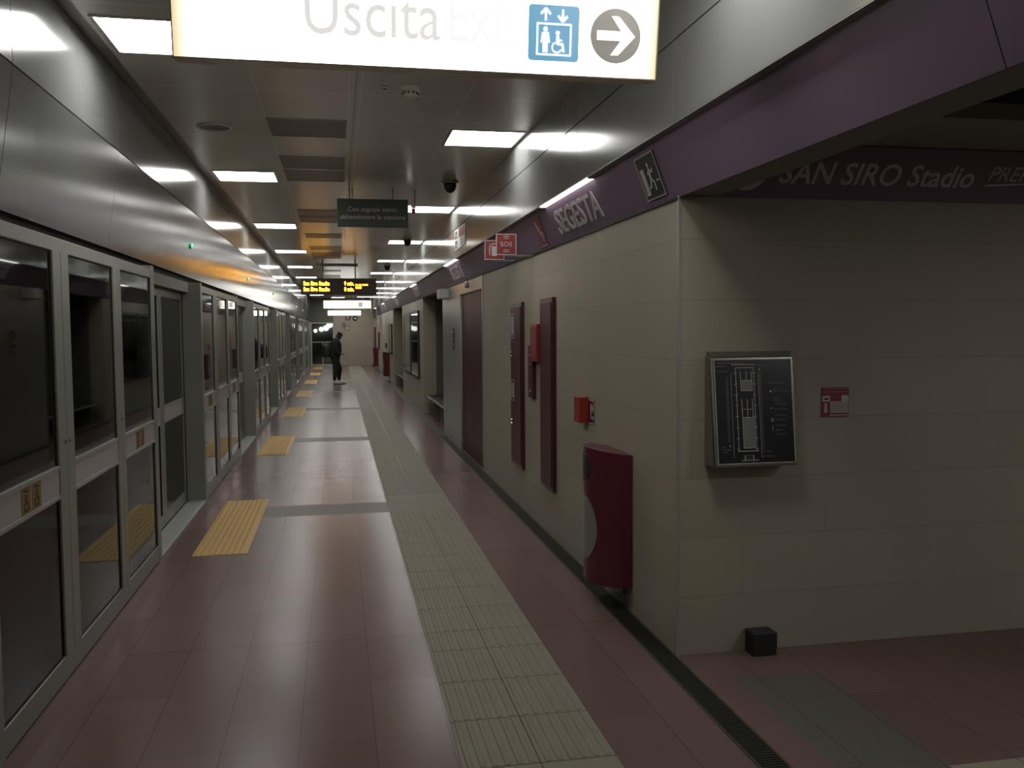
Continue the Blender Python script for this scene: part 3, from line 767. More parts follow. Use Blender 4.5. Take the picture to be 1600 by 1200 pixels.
# ================================================================ FLOOR FITTINGS
yp = None
for n in range(7):
    a = 6.83 + PER * n; c = a + 2.18
    if yp is None:
        m = MB(); m.box(-1.085, -0.69, a, c, 0.0, 0.004)
        for i in range(int(0.395 / 0.045)):
            for j in range(int(2.18 / 0.045)):
                m.lathe((-1.065 + 0.045 * i, a + 0.025 + 0.045 * j, 0.004), [(0.014, 0.0), (0.009, 0.004)], 6)
        yp = m.build('tactile_pad', 'yellow', org=(-0.89, (a + c) / 2, 0)); tag(yp, '', 'tactile paving', 'yellow tactile pads on the platform floor'); o = yp
    else: o = dup(yp, (0, PER * n, 0), '')
    o['label'] = 'yellow studded tactile pad before the %s platform doorway from the viewer' % ORD[n]
m = MB(); gy = [3.66, 4.08, 4.50, 4.79]
ys = [Y0]; q = 3.66
while q > Y0: q -= 0.42
q += 0.42
while q < 4.6: ys.append(q); q += 0.42
ys.append(4.79); q = 5.2
while q < 43.0: ys.append(q); q += 0.42
ys.append(43.0)
for a, c in zip(ys, ys[1:]):
    for x0 in (0.432, 0.733):
        m.box(x0, x0 + 0.294, a + 0.003, c - 0.003, 0.0, 0.003)
        if abs((a - 8.14) % PER) < 0.45: continue
        for i in range(6):
            xx = x0 + 0.015 + i * 0.048; m.hexa([(xx, a+.006, .003), (xx+.026, a+.006, .003), (xx+.026, c-.006, .003), (xx, c-.006, .003), (xx+.005, a+.01, .007), (xx+.021, a+.01, .007), (xx+.021, c-.01, .007), (xx+.005, c-.01, .007)])
tag(m.build('tactile_strip', 'tactile', org=(0.73, 17, 0)), 'long beige ribbed tactile guide strip running down the floor', 'tactile paving')
dt = thing('floor_drain', (1.585, 15, 0), 'long dark grated drain channel at the foot of the stone wall', 'drain')
m = MB(); m.box(1.523, 1.533, Y0, Y1, 0.0, 0.004); m.box(1.636, 1.646, Y0, Y1, 0.0, 0.004); m.build('edge_rail', 'drain_edge', dt)
m = MB(); m.box(1.533, 1.636, Y0, Y1, 0.0, 0.001); m.build('channel', 'gap', dt)
m = MB()
q = 0.5
while q < 14: m.box(1.534, 1.635, q, q + 0.010, 0.001, 0.004); q += 0.019
m.box(1.534, 1.635, 14, Y1, 0.001, 0.004); m.box(1.534, 1.635, Y0, 0.5, 0.001, 0.004)
m.build('grate', 'drain', dt)
t = thing('floor_box', (2.085, 4.13, 0), 'small black box on the floor against the passage wall', 'box')
MB().box(2.018, 2.145, 4.10, 4.196, 0.0, 0.118).build('case', 'black', t, bevel=0.004)
MB().box(2.145, 2.153, 4.11, 4.19, 0.03, 0.112).build('lid_hinge', 'black', t, bevel=0.002)

# ================================================================ RIGHT WALL FITTINGS
W = lambda y, z, x=XR: Fr((x, y, z), (0, -1, 0), (0, 0, 1))     # facing the corridor; a runs towards the viewer
def cabinet(name, y0, y1, label, closer):
    t = thing(name, (XR, (y0 + y1) / 2, 0.38), label, 'cabinet', 'tall maroon fire cabinets on the stone wall')
    K = W(y1, 0.38); L = y1 - y0; H = 1.52
    m = MB(); K.box(m, 0, L, 0, H, 0, 0.028); m.build('cabinet_body', 'maroon_edge', t, bevel=0.003)
    m = MB(); K.box(m, 0.03, L - 0.035, 0.03, H - 0.04, 0.028, 0.034); dr = m.build('door', 'maroon', t, bevel=0.002)
    if closer:
        for zz in (0.38, 1.02):
            m = MB()
            for dz in (0, 0.035): m.lathe(tuple(K.p(0.075, zz + dz, 0.034)), [(0.014, 0.0), (0.012, -0.012), (0.004, -0.014)], 12, 'x')
            m.build('latch', 'chrome', dr)
        for b0, b1 in ((0.60, 0.80), (1.19, 1.42)):
            m = MB(); K.rect(m, 0.055, 0.20, b0, b1, 0.006, 0.0341, 0.036)
            for i in range(4): K.box(m, 0.085 + 0.028 * i, 0.093 + 0.028 * i, b0 + 0.03, b1 - 0.03, 0.0341, 0.036)
            m.build('label_plate', 'letter_dim', dr)
    return t
cabinet('fire_cabinet', 6.73, 7.17, 'tall plain maroon cabinet on the stone wall, nearer one', False)
cabinet('fire_cabinet', 7.92, 8.44, 'tall maroon cabinet with latches and two label plates, farther one', True)
t = thing('fire_alarm_box', (XR, 7.27, 1.39), 'bright red box between the two tall maroon cabinets', 'alarm box')
K = W(7.45, 1.385); m = MB(); K.box(m, 0, 0.275, 0, 0.31, 0, 0.05); m.build('case', 'red', t, bevel=0.003)
m = MB(); K.box(m, 0.02, 0.255, 0.02, 0.29, 0.05, 0.054); m.build('cover', 'red_dull', t, bevel=0.002)
t = thing('intercom_column', (XR, 7.51, 1.06), 'narrow maroon intercom panel below and left of the red box', 'intercom')
K = W(7.61, 1.065); m = MB(); K.box(m, 0, 0.17, 0, 0.45, 0, 0.035); m.build('case', 'maroon', t, bevel=0.003)
for zz in (0.05, 0.28, 0.36):
    m = MB(); m.lathe(tuple(K.p(0.085, zz, 0.035)), [(0.016, 0.0), (0.014, -0.008)], 12, 'x'); m.build('button', 'red_dull', t)
# alarm call point
t = thing('alarm_button', (XR, 5.87, 1.02), 'small red alarm button box with stickers on both sides', 'alarm button')
K = W(6.07, 1.02); m = MB(); K.box(m, 0, 0.40, -0.004, 0.165, 0, 0.003); m.build('backing_sticker', 'maroon_edge', t)
m = MB(); K.rect(m, 0.004, 0.396, 0.0, 0.161, 0.007, 0.003, 0.0042)
K.line(m, (0.325, 0.03), (0.325, 0.10), 0.022, 0.003, 0.0042); K.poly(m, [(0.30, 0.10), (0.325, 0.14), (0.35, 0.10)], 0.003, 0.0042); K.box(m, 0.362, 0.378, 0.03, 0.05, 0.003, 0.0042); K.box(m, 0.362, 0.378, 0.08, 0.13, 0.003, 0.0042)
K.box(m, 0.02, 0.08, 0.008, 0.035, 0.003, 0.0042); m.build('symbols', 'letter', t)
m = MB(); K.box(m, 0.135, 0.27, 0.0, 0.175, 0.003, 0.07); m.build('case', 'red', t, bevel=0.004)
# litter bins
def litter_bin(yc, label):
    t = thing('litter_bin', (XR, yc, 0.15), label, 'litter bin', 'maroon wall-mounted litter bins')
    n = 20; prof = []
    for i in range(n + 1):
        a = PI * i / n; prof.append((XR - 0.215 * math.sin(a) ** 0.9, yc - 0.245 * math.cos(a)))
    m = MB(); vs = []
    for z, k in ((0.15, 0.0), (0.19, 0.02), (0.90, 0.0), (0.905, 0.0)):
        pass
    top = [(x, y, 0.925 + (0.035 if False else 0.0) + 0.03 * (XR - x) / 0.215) for x, y in prof]
    bot = [(x, y, 0.15) for x, y in prof]
    N = len(prof); vs = bot + top
    fs = [(i, i + 1, i + 1 + N, i + N) for i in range(N - 1)] + [(N - 1, 0, N, 2 * N - 1), tuple(range(N))[::-1], tuple(range(N, 2 * N))]
    m.add(vs, fs); body = m.build('bin_body', 'binred', t, bevel=0.004)
    # dark mouth and the clear bag panel, curved over the front
    def patch(zc, hz, ha, mat, nm, off, flat_top=False):
        m = MB(); vs = []; R = 12; Q = 6
        rows = []
        for j in range(-Q, Q + 1):
            z = zc + hz * j / Q; wdt = math.sqrt(max(0.0, 1 - (j / Q) ** 2)) * ha
            if flat_top and j > 0: wdt = ha
            row = []
            for i in range(-R, R + 1):
                a = PI / 2 + 0.25 + wdt * i / R
                row.append((XR - (0.215 + off) * max(0, math.sin(a)) ** 0.9, yc - (0.245 + off) * math.cos(a), z))
            rows.append(row)
        for r_ in rows: vs += r_
        C_ = 2 * R + 1
        fs = [(j*C_+i, j*C_+i+1, (j+1)*C_+i+1, (j+1)*C_+i) for j in range(2*Q) for i in range(C_-1)]
        m.add(vs, fs); o = m.build(nm, mat, t)
        so = o.modifiers.new('solid', 'SOLIDIFY'); so.thickness = 0.003; so.offset = 0
        return o
    patch(0.83, 0.085, 0.55, 'black', 'bin_mouth', 0.002)
    patch(0.47, 0.21, 0.85, 'bag', 'bag_window', 0.002)
    m = MB(); m.box(XR - 0.02, XR - 0.001, yc - 0.12, yc + 0.12, 0.08, 0.16); m.build('wall_bracket', 'frame', t)
    return t
litter_bin(5.13, 'maroon wall-mounted litter bin nearest the corner')
litter_bin(29.8, 'maroon litter bin on the far stone wall just beyond the second niche')
litter_bin(38.2, 'smallest and farthest maroon litter bin near the end wall')
# fascia plaques
t = thing('exit_plaque', (1.6, 4.44, 2.33), 'dark green running man plaque with pale rim on the purple fascia', 'sign')
K = slope(4.568); m = MB(); K.box(m, 0, 0.268, 0.035, 0.265, 0, 0.010); m.build('plaque_body', 'rescue', t)
m = MB(); K.rect(m, 0.0, 0.268, 0.035, 0.265, 0.006, 0.010, 0.0115); K.box(m, 0.028, 0.078, 0.06, 0.20, 0.010, 0.0115)
K.disc(m, 0.150, 0.208, 0.012, 0.010, 0.0115, 12); K.line(m, (0.150, 0.192), (0.140, 0.140), 0.024, 0.010, 0.0115); K.line(m, (0.14, 0.14), (0.175, 0.115), 0.014, 0.010, 0.0115); K.line(m, (0.175, 0.115), (0.170, 0.075), 0.012, 0.010, 0.0115)
K.line(m, (0.14, 0.14), (0.118, 0.100), 0.014, 0.010, 0.0115); K.line(m, (0.118, 0.1), (0.090, 0.095), 0.012, 0.010, 0.0115); K.line(m, (0.150, 0.185), (0.182, 0.168), 0.010, 0.010, 0.0115); K.line(m, (0.182, 0.168), (0.198, 0.188), 0.010, 0.010, 0.0115); K.line(m, (0.148, 0.185), (0.118, 0.165), 0.010, 0.010, 0.0115)
K.line(m, (0.205, 0.12), (0.245, 0.12), 0.008, 0.010, 0.0115)
m.build('symbol', 'letter', t)
t = thing('fire_plaque', (1.6, 7.0, 2.33), 'dull red plaque with a pale symbol on the purple fascia', 'sign')
K = slope(7.13); m = MB(); K.box(m, 0, 0.24, 0.02, 0.262, 0, 0.006); m.build('plaque_body', plain('dull_red_print', (0.15, 0.040, 0.050), 0.4), t)
m = MB(); K.line(m, (0.05, 0.23), (0.14, 0.12), 0.03, 0.006, 0.0075); K.line(m, (0.14, 0.12), (0.16, 0.06), 0.02, 0.006, 0.0075); K.box(m, 0.02, 0.22, 0.024, 0.034, 0.006, 0.0075); K.ring(m, 0.17, 0.11, 0.02, 0.03, 0.006, 0.0075, n=12); m.build('symbol', 'letter_dim', t)
def flag_sign(y, x0, x1, z0, z1, label):
    t = thing('flag_sign', ((x0 + x1) / 2, y, z0), label, 'sign', 'square red signs projecting from the fascia')
    m = MB(); m.box(x0, x1, y, y + 0.008, z0, z1); m.build('sign_plate', 'red_dull', t)
    m = MB(); m.box(x1 - 0.10, 1.645, y + 0.008, y + 0.022, z0 - 0.012, z0 + 0.002); m.build('bracket', 'frame', t)
    K = Fr((x0, y, z0), (1, 0, 0), (0, 0, 1)); Wd = x1 - x0; H = z1 - z0
    m = MB(); K.rect(m, 0, Wd, 0, H, 0.006, 0, 0.0015); m.build('rim', 'letter', t)
    return t, K, Wd, H
t, K, Wd, H = flag_sign(7.5, 1.323, 1.496, 2.282, 2.458, 'red square SOS sign sticking out from the purple fascia')
text_mb(K, 'SOS', Wd / 2, 0.072, 0.038, 0, 0.0015, width=0.10, align='CENTER').build('lettering', 'letter', t)
m = MB()
for rr in (0.030, 0.045): K.ring(m, Wd / 2, 0.072, rr, rr + 0.005, 0, 0.0015, PI * 1.3, PI * 1.7, 8)
m.build('sound_waves', 'letter', t); m = MB()
for rr in (0.038, 0.055): K.ring(m, Wd / 2, 0.10, rr, rr + 0.005, 0, 0.0015, PI * 0.35, PI * 0.65, 8)
m.build('sound_waves', 'letter', t)
t, K, Wd, H = flag_sign(8.32, 1.358, 1.545, 2.305, 2.485, 'red square extinguisher sign half hidden behind the SOS sign')
m = MB(); K.box(m, 0.068, 0.115, 0.035, 0.125, 0, 0.0015); K.ring(m, 0.092, 0.105, 0.040, 0.048, 0, 0.0015, PI * 0.4, PI, 8); K.line(m, (0.048, 0.105), (0.048, 0.045), 0.010, 0, 0.0015); m.build('symbol', 'letter_dim', t)
t = thing('sign_reflection_sticker', (1.49, 11.05, 2.66), 'sticker imitating the reflection of a pictogram sign with red square on the right steel cladding', 'sign')  # sticker painted in place of a lit sign mirrored in the steel
K = W(11.53, 2.665, XCR); m = MB(); K.box(m, 0, 0.95, 0, 0.25, 0, 0.006); m.build('sign_plate', 'white', t)
m = MB()
for a0_, b0_ in ((0.04, 0.14), (0.04, 0.02)):
    m = MB(); K.rect(m, a0_, a0_ + 0.20, b0_, b0_ + 0.09, 0.02, 0.006, 0.008); K.line(m, (a0_ + .05, b0_ + .02), (a0_ + .15, b0_ + .07), 0.025, 0.006, 0.008); m.build('symbol', 'black', t)
m = MB(); K.ring(m, 0.62, 0.06, 0.03, 0.045, 0.006, 0.008, n=14); m.build('symbol', 'black', t)
m = MB(); K.box(m, 0.40, 0.90, 0.13, 0.24, 0.006, 0.008); m.build('symbol', 'red_dull', t)

# ---- lift
lt = thing('lift_entrance', (XR, 12.2, 0), 'lift entrance with dark maroon door and brushed steel surround', 'lift')
m = MB(); m.box(XR - 0.004, XR + 0.16, 12.22, 14.3, 0.0, 2.31); m.box(XR - 0.004, XR + 0.16, 10.30, 12.22, 2.13, 2.31); m.build('surround', 'steel', lt, uv=True)
m = MB(); m.box(XR - 0.008, XR + 0.2, 10.25, 10.30, 0.0, 2.29); m.build('jamb', 'frame_edge', lt)
for a, c in ((10.30, 11.255), (11.262, 12.22)): MB().box(XR + 0.02, XR + 0.05, a, c, 0.006, 2.13).build('door_panel', 'lift_red', lt)
MB().box(XR, XR + 0.06, 10.30, 12.22, 0.0, 0.006).build('threshold', 'maroon_edge', lt)
m = MB(); K = W(13.05, 1.36, XR - 0.004); K.box(m, 0, 0.20, 0, 0.32, 0, 0.006); bp = m.build('button_plate', 'black', lt)
for zz in (0.06, 0.16, 0.26): m = MB(); m.lathe(tuple(K.p(0.10, zz, 0.006)), [(0.03, 0.0), (0.026, -0.008)], 14, 'x'); m.build('button', 'chrome', bp)
t = thing('wall_loudspeaker', (1.6, 13.5, 2.12), 'grey box loudspeaker under the fascia left of the lift', 'loudspeaker')
MB().box(1.50, 1.645, 13.35, 13.75, 2.12, 2.27).build('case', 'frame_edge', t, bevel=0.01)
MB().box(1.494, 1.5, 13.38, 13.72, 2.135, 2.255).build('grille', 'white', t)
t = thing('bullet_camera', (1.58, 11.2, 2.2), 'small camera hanging from the fascia over the lift door', 'security camera')
MB().tube((1.60, 11.2, 2.30), (1.60, 11.2, 2.25), 0.012).build('stem', 'frame', t)
MB().lathe((1.60, 11.2, 2.215), [(0.022, -0.04), (0.030, -0.02), (0.030, 0.03), (0.018, 0.04)], 14).build('camera_body', 'frame_edge', t, smooth=True)

# ---- niche benches
def bench(y0, y1, label):
    t = thing('bench', (1.95, (y0 + y1) / 2, 0), label, 'bench', 'steel benches in the wall niches')
    m = MB(); m.box(1.70, 2.2, y0, y1, 0.355, 0.375); m.build('seat', 'black', t)
    m = MB(); n = 9; L = (y1 - y0) / n
    for i in range(n): m.box(1.685, 1.70, y0 + L * i + 0.03, y0 + L * (i + 1) - 0.03, 0.350, 0.385)
    m.build('front_edge', 'frame_edge', t)
    for y in (y0 + 0.3, (y0 + y1) / 2, y1 - 0.3): MB().box(1.80, 2.15, y - 0.03, y + 0.03, 0, 0.355).build('leg', 'frame', t)
bench(14.5, 17.6, 'bench with bright front edge in the nearer wall niche')
bench(23.7, 27.2, 'bench with bright front edge in the farther wall niche')
# ---- poster cases
def poster(y0, y1, z0, z1, label):
    t = thing('poster_case', (XR, (y0 + y1) / 2, z0), label, 'poster case', 'glass-fronted poster cases')
    K = W(y1, z0); L = y1 - y0; H = z1 - z0
    m = MB(); K.rect(m, 0, L, 0, H, 0.06, 0, 0.04); m.build('case_frame', 'black', t)
    m = MB(); K.box(m, 0.06, L - 0.06, 0.06, H - 0.06, 0.0, 0.025); m.build('poster_sheet', 'poster', t)
    m = MB(); K.box(m, 0.06, L - 0.06, 0.06, H - 0.06, 0.030, 0.034); m.build('glass_cover', 'glass_clear', t)
poster(18.5, 20.35, 0.64, 2.06, 'framed poster case on the pier between niches, nearer of the pair')
poster(20.5, 22.5, 0.64, 2.06, 'framed poster case on the pier between niches, farther of the pair')
poster(27.9, 29.2, 0.92, 1.85, 'framed poster case on the far wall above the litter bin')
t = thing('far_fire_cabinet', (XR, 36.9, 0.9), 'faint maroon cabinet on the far stone wall', 'cabinet')
MB().box(XR - 0.04, XR, 36.5, 37.3, 0.9, 1.58).build('cabinet_body', 'maroon', t)
MB().box(XR - 0.046, XR - 0.04, 36.55, 37.25, 0.95, 1.53).build('door', 'maroon_edge', t)
t = thing('far_fire_cabinet', (XR, 41.0, 0.6), 'tall thin maroon cabinet behind the farthest litter bin', 'cabinet')
MB().box(XR - 0.04, XR, 40.3, 41.8, 0.5, 1.80).build('cabinet_body', 'maroon', t)
MB().box(XR - 0.046, XR - 0.04, 40.4, 41.7, 0.55, 1.75).build('door', 'maroon_edge', t)
t = thing('far_alarm_box', (XR, 31.2, 1.05), 'tiny red alarm box on the wall left of the far poster case', 'alarm box')
MB().box(XR - 0.06, XR, 31.1, 31.35, 1.05, 1.22).build('case', 'red_dull', t)

# ---- end wall signs
E = Fr((0, Y1, 0), (1, 0, 0), (0, 0, 1))
t = thing('end_wall_arrow', (0.82, Y1, 2.2), 'round black arrow sign high on the end wall', 'sign')
m = MB(); E.disc(m, 0.82, 2.24, 0.13, 0, 0.01, 24); m.build('disc', 'black', t)
m = MB(); E.line(m, (0.75, 2.24), (0.86, 2.24), 0.05, 0.01, 0.013); E.poly(m, [(0.91, 2.24), (0.84, 2.31), (0.84, 2.17)], 0.01, 0.013); m.build('arrow', 'white', t)
t = thing('end_wall_pictogram', (0.5, Y1, 2.2), 'small red and black pictograms beside the arrow on the end wall', 'sign')
m = MB(); E.box(m, 0.36, 0.41, 2.14, 2.36, 0, 0.01); m.build('symbol', 'black', t); m = MB(); E.box(m, 0.54, 0.62, 2.22, 2.36, 0, 0.01); m.build('symbol', 'black', t)
m = MB(); E.box(m, 0.44, 0.58, 2.14, 2.22, 0, 0.01); m.build('symbol', 'red_dull', t)
t = thing('end_wall_roundel', (0.45, Y1, 1.7), 'small ring sign on the end wall above the person', 'sign')
m = MB(); E.ring(m, 0.45, 1.78, 0.08, 0.13, 0, 0.01); m.build('ring', 'bag', t)
m = MB(); E.box(m, 0.40, 0.50, 1.75, 1.81, 0, 0.009); m.build('centre_plate', 'white', t)
t = thing('bullet_camera', (0.28, Y1 - 0.1, 1.95), 'small camera sticking out of the end wall', 'security camera')
MB().tube((0.30, Y1, 2.02), (0.26, Y1 - 0.22, 1.98), 0.05, 12).build('camera_body', 'frame', t)
MB().box(0.25, 0.33, Y1 - 0.02, Y1, 1.88, 2.06).build('bracket', 'frame', t)

# ================================================================ MAP BOARD
t = thing('tactile_map', (2.02, 4.2, 0.97), 'black tactile station map in a tilted steel case on the passage wall', 'map board')
x0, x1 = 1.790, 2.236; z0, z1 = 0.968, 1.522; yw = 4.197; dt_, db = 0.055, 0.125
m = MB(); m.hexa([(x0, yw - db, z0), (x1, yw - db, z0), (x1, yw, z0), (x0, yw, z0), (x0, yw - dt_, z1 - 0.012), (x1, yw - dt_, z1 - 0.012), (x1, yw, z1 - 0.012), (x0, yw, z1 - 0.012)])
m.build('case', 'chrome', t, bevel=0.006, seg=3)
MB().box(x0 + 0.01, x1 + 0.005, yw - 0.02, yw, z1 - 0.013, z1 + 0.012).build('mounting_plate', 'niche', t)
B = Fr((x0, yw - db, z0), (1, 0, 0), (0, db - dt_, z1 - 0.012 - z0)); H = math.hypot(db - dt_, z1 - 0.012 - z0); Wd = x1 - x0
m = MB(); B.box(m, 0.020, Wd - 0.014, 0.016, H - 0.014, 0, 0.003); bd = m.build('board', 'board', t)
m = MB(); B.rect(m, 0.020, Wd - 0.014, 0.016, H - 0.014, 0.0035, 0.003, 0.005); m.build('board_rim', 'boardline', bd)
def bx_(u, v): return (0.024 + u * (Wd - 0.042), 0.020 + v * (H - 0.038))     # board-relative 0..1
def L(m, u0, v0, u1, v1, wd=0.0018): B.line(m, bx_(u0, v0), bx_(u1, v1), wd, 0.003, 0.0042)
m = MB()
L(m, .225, .955, .53, .955, .003)
# platform outlines
for u in (.27, .505): L(m, u, .925, u, .115, .0022)
L(m, .27, .925, .505, .925, .003); L(m, .255, .115, .53, .115, .0035)
for u, v0, v1 in ((.205, .86, .05), (.565, .86, .05)): L(m, u, v0, u, v1, .001)
for v in [.87 - .105 * i for i in range(8)]:
    L(m, .245, v, .285, v, .0022); L(m, .49, v, .53, v, .0022)
# stair wells
for u in (.33, .405, .475): L(m, u, .89, u, .80, .0025)
for u in (.335, .405, .475): L(m, u, .62, u, .44, .0025)
L(m, .34, .52, .47, .52, .002)
for (ua, ub, va, vb) in ((.33, .48, .70, .80), (.335, .485, .145, .44)):
    L(m, ua, va, ub, va, .0025); L(m, ua, vb, ub, vb, .0025); L(m, ua, va, ua, vb, .0015); L(m, ub, va, ub, vb, .0015)
    q = va - (ub - ua) * 0.8
    while q < vb:
        s_ = 0.8; pa, pb = (ua, q), (ub, q + (ub - ua) * s_)
        if pa[1] < va: pa = (ua + (va - q) / s_, va)
        if pb[1] > vb: pb = (ua + (vb - q) / s_, vb)
        if pb[0] - pa[0] > 0.01: L(m, pa[0], pa[1], pb[0], pb[1], .0022)
        q += 0.0195
L(m, .30, .025, .52, .025, .003); L(m, .345, .025, .345, .075, .004); L(m, .455, .025, .455, .075, .004); L(m, .35, .07, .45, .07, .001)
for u, v in ((.16, .165), (.58, .905)): B.poly(m, [(bx_(u, v)[0] - .004, bx_(u, v)[1]), (bx_(u, v)[0], bx_(u, v)[1] - .004), (bx_(u, v)[0] + .004, bx_(u, v)[1]), (bx_(u, v)[0], bx_(u, v)[1] + .006)], .003, .0042)
c_ = bx_(.72, .69); B.disc(m, c_[0], c_[1], 0.0055, .003, .0042, 14)
c_ = bx_(.72, .525); B.poly(m, [(c_[0] - .004, c_[1] - .004), (c_[0] + .005, c_[1]), (c_[0] - .004, c_[1] + .004)], .003, .0042)
L(m, .715, .43, .715, .395, .002); L(m, .735, .43, .735, .395, .002); L(m, .715, .395, .745, .395, .002); L(m, .725, .35, .725, .30, .0015)
m.build('station_plan', 'boardline', bd)
m = MB()
v = .83
while v > .20: L(m, .135, v, .168, v, .0022); v -= .0155
m.build('edge_marks', 'boardtext', bd); m = MB()
v = .875
while v > .125: L(m, .565, v, .605, v, .0022); v -= .0155
m.build('edge_marks', 'boardtext', bd)
def bt(txt, u, v, h, wd):
    q = bx_(u, v); text_mb(B, txt, q[0], q[1], h, 0.003, 0.0038, width=wd, mb=mt)
mt = MB()
bt('STAZIONE DI SEGESTA', .03, .965, .009, .150)
bt('BINARIO 2', .02, .935, .006, .055); bt('PLATFORM 2', .02, .885, .006, .06); bt('VIA TANCREDI', .55, .94, .006, .075)
bt('INFORMAZIONI', .70, .765, .006, .085); bt('METRO', .755, .705, .006, .04); bt('QUI, STAI QUI', .755, .685, .006, .075)
bt('SCALE', .755, .62, .006, .035); bt('STAIRS', .755, .595, .006, .04); bt('SCALE MOBILI', .755, .56, .006, .07); bt('ESCALATORS', .755, .51, .006, .07)
bt('ASCENSORE', .765, .45, .006, .06); bt('ELEVATOR', .765, .405, .006, .055); bt('PANCHINE', .765, .35, .006, .055); bt('BENCH', .765, .305, .006, .035); bt('LINEA', .765, .265, .006, .06)
bt('VIA', .05, .15, .006, .02); bt('TANCREDI', .05, .125, .006, .05); bt('STREET', .05, .10, .006, .035); bt('BINARIO 1', .575, .10, .006, .055); bt('PLATFORM 1', .575, .055, .006, .065); bt('SEGESTA', .36, .04, .006, .03)
mt.build('legend_text', 'boardtext', bd)
# red notice
t = thing('red_notice', (2.505, 4.196, 1.19), 'small red and white safety notice right of the station map', 'sign')
N = Fr((2.429, 4.197, 1.192), (1, 0, 0), (0, 0, 1))
m = MB(); N.box(m, 0, 0.152, 0, 0.152, 0, 0.003); m.build('sheet', 'red_dull', t)
m = MB(); N.box(m, 0.003, 0.045, 0.078, 0.108, 0.003, 0.0036); N.box(m, 0.110, 0.149, 0.080, 0.110, 0.003, 0.0036)
for i in range(7): N.box(m, 0.046, 0.149, 0.020 + 0.0088 * i, 0.026 + 0.0088 * i, 0.003, 0.0036)
N.box(m, 0.042, 0.149, 0.006, 0.011, 0.003, 0.0036); N.line(m, (0.022, 0.030), (0.022, 0.070), 0.014, 0.003, 0.0036); N.poly(m, [(0.008, 0.034), (0.036, 0.034), (0.022, 0.016)], 0.003, 0.0036)
N.box(m, 0.005, 0.147, 0.128, 0.1295, 0.003, 0.0036); N.box(m, 0.005, 0.147, 0.146, 0.1475, 0.003, 0.0036); m.build('print', 'letter', t)
m = MB(); N.box(m, 0.012, 0.036, 0.088, 0.098, 0.0036, 0.004); m.build('symbol', 'black', t)

# ================================================================ PERSON
def skin(name, mat, chain, parent, rootpt, sub=2):     # chain: list of polylines [(x,y,z,rx,ry)], merged on equal points
    vs = []; es = []; idx = {}
    for pl in chain:
        prev = None
        for q in pl:
            key = tuple(round(v, 4) for v in q[:3])
            if key not in idx: idx[key] = len(vs); vs.append(q)
            i = idx[key]
            if prev is not None and prev != i: es.append((prev, i))
            prev = i
    off = Vector((0,0,0)); r_ = parent
    while r_ is not None: off += r_.location; r_ = r_.parent
    me = bpy.data.meshes.new(name); me.from_pydata([tuple(Vector(q[:3]) - off) for q in vs], es, [])
    o = bpy.data.objects.new(name, me); COL.objects.link(o); o.parent = parent
    sk = o.modifiers.new('skin', 'SKIN'); sk.use_smooth_shade = True
    if not me.skin_vertices: 
        bm = bmesh.new(); bm.from_mesh(me); bm.verts.layers.skin.verify(); bm.to_mesh(me); bm.free()
    for i, q in enumerate(vs):
        sv = me.skin_vertices[0].data[i]; sv.radius = (q[3], q[4]); sv.use_root = (i == idx[tuple(round(v, 4) for v in rootpt)])
    ss = o.modifiers.new('sub', 'SUBSURF'); ss.levels = sub; ss.render_levels = sub
    # bake modifiers so the result is one plain mesh
    dg = bpy.context.evaluated_depsgraph_get(); nm = bpy.data.meshes.new_from_object(o.evaluated_get(dg))
    o.modifiers.clear(); o.data = nm; nm.materials.clear(); nm.materials.append(MT[mat])
    for pl in nm.polygons: pl.use_smooth = True
    return o
PX, PY = -0.06, 28.1
pr_ = thing('person', (PX, PY, 0), 'person in dark coat and trousers facing right with bowed head', 'person')
def q_(x, y, z, r, r2=None): return (PX + x, PY + y, z, r, r2 or r)
pel = q_(-.03, 0, .86, .115, .135)
legs = []
for sgn, fx in ((-1, -.04), (1, .10)):
    legs.append([pel, q_(-.03 + fx * .4, sgn * .085, .80, .095), q_(fx * .8 + .01, sgn * .095, .46, .062), q_(fx * .9 - .02, sgn * .10, .30, .058), q_(fx - .03, sgn * .10, .09, .042), q_(fx - .02, sgn * .10, .05, .035), q_(fx + .10, sgn * .105, .035, .028)])
spine = [pel, q_(-.04, 0, 1.00, .115, .14), q_(-.03, 0, 1.18, .13, .16), q_(.0, 0, 1.32, .11, .17), q_(.055, 0, 1.39, .055, .055), q_(.10, 0, 1.44, .05), q_(.135, 0, 1.50, .078, .07), q_(.14, 0, 1.535, .072, .066)]
arms = []
for sgn in (-1, 1):
    arms.append([spine[3], q_(.0, sgn * .17, 1.32, .055), q_(-.03, sgn * .21, 1.06, .045), q_(.06, sgn * .20, .95, .040), q_(.15, sgn * .13, .94, .028), q_(.19, sgn * .10, .935, .024)])
body = skin('body', 'skin', [spine] + legs + arms, pr_, pel[:3])
for sgn in (-1, 1):   # fingers
    for k in range(4):
        z = .955 - .016 * k
        skin('finger', 'skin', [[q_(.19, sgn * .10, z, .009), q_(.225, sgn * .085, z, .0085), q_(.238, sgn * .055, z - .004, .008)]], body, q_(.19, sgn * .10, z, 0)[:3], 1)
    skin('thumb', 'skin', [[q_(.17, sgn * .10, .965, .010), q_(.195, sgn * .08, .98, .009), q_(.21, sgn * .065, .985, .008)]], body, q_(.17, sgn * .10, .965, 0)[:3], 1)
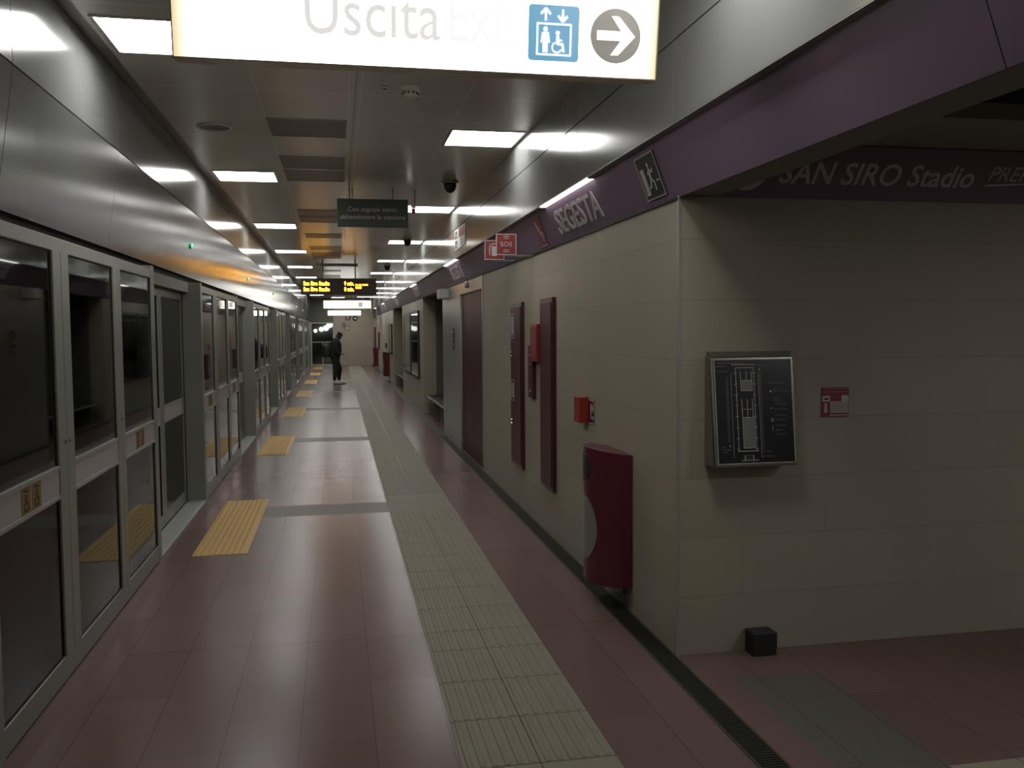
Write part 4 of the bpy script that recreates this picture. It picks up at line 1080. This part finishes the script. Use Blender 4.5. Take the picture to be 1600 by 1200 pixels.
# face details
MB().lathe((PX + .212, PY, 1.488), [(0.004, 0.016), (0.014, 0.0), (0.016, -0.012), (0.004, -0.018)], 8).build('nose', 'skin', body, smooth=True)
for sgn in (-1, 1):
    MB().lathe((PX + .200, PY + sgn * .028, 1.515), [(0.003, -0.008), (0.009, 0.0), (0.003, 0.008)], 8).build('eye', 'black', body)
    MB().lathe((PX + .13, PY + sgn * .072, 1.50), [(0.006, -0.03), (0.018, 0.0), (0.008, 0.03)], 8).build('ear', 'skin', body, smooth=True)
MB().box(PX + .188, PX + .200, PY - .02, PY + .02, 1.455, 1.460).build('mouth', 'maroon', body)
# clothes: slightly wider skins over the body
cp = q_(-.02, 0, .80, .165, .175)
coat = skin('coat', 'coat', [[cp, q_(-.03, 0, .98, .185, .20), q_(-.025, 0, 1.18, .195, .215), q_(.005, 0, 1.32, .155, .195), q_(.03, 0, 1.41, .10, .10)]] +
            [[q_(.005, 0, 1.32, .155, .195), q_(.0, s_ * .19, 1.33, .085), q_(-.02, s_ * .235, 1.08, .075), q_(.06, s_ * .20, .94, .068), q_(.14, s_ * .14, .93, .055)] for s_ in (-1, 1)], pr_, cp[:3])
tp = q_(-.03, 0, .96, .14, .16)
trs = skin('trousers', 'trousers', [[tp, q_(-.03, s_ * .08, .78, .120), q_((-.04, .10)[s_ > 0] * .8 + .01, s_ * .095, .46, .092), q_((-.04, .10)[s_ > 0] * .9 - .02, s_ * .10, .28, .068), q_((-.04, .10)[s_ > 0] - .03, s_ * .10, .12, .058)] for s_ in (-1, 1)], pr_, tp[:3])
hd = skin('hair', 'hair', [[q_(.06, 0, 1.44, .06), q_(.095, 0, 1.50, .086), q_(.13, 0, 1.565, .075), q_(.19, 0, 1.565, .034)]], pr_, q_(.095, 0, 1.50, 0)[:3])
for s_, fx in ((-1, -.04), (1, .10)):
    skin('shoe', 'shoe', [[q_(fx - .08, s_ * .10, .058, .052), q_(fx + .02, s_ * .10, .064, .062), q_(fx + .12, s_ * .105, .046, .046), q_(fx + .20, s_ * .108, .040, .036)]], pr_, q_(fx + .02, s_ * .10, .064, 0)[:3])
t = thing('backpack', (PX - .25, PY, .88), 'dark backpack worn on the back of the person', 'backpack')
bg = skin('bag', 'black', [[q_(-.285, 0, .84, .10, .14), q_(-.30, 0, 1.0, .12, .16), q_(-.285, 0, 1.18, .10, .15), q_(-.25, 0, 1.28, .06, .11)]], t, q_(-.30, 0, 1.0, 0)[:3])
for s_ in (-1, 1):
    skin('shoulder_strap', 'black', [[q_(-.18, s_ * .10, 1.27, .016), q_(-.06, s_ * .11, 1.44, .016), q_(.08, s_ * .11, 1.40, .016), q_(.135, s_ * .12, 1.24, .016), q_(.05, s_ * .16, 1.06, .016), q_(-.14, s_ * .14, .95, .016)]], t, q_(-.06, s_ * .11, 1.44, 0)[:3], 1)
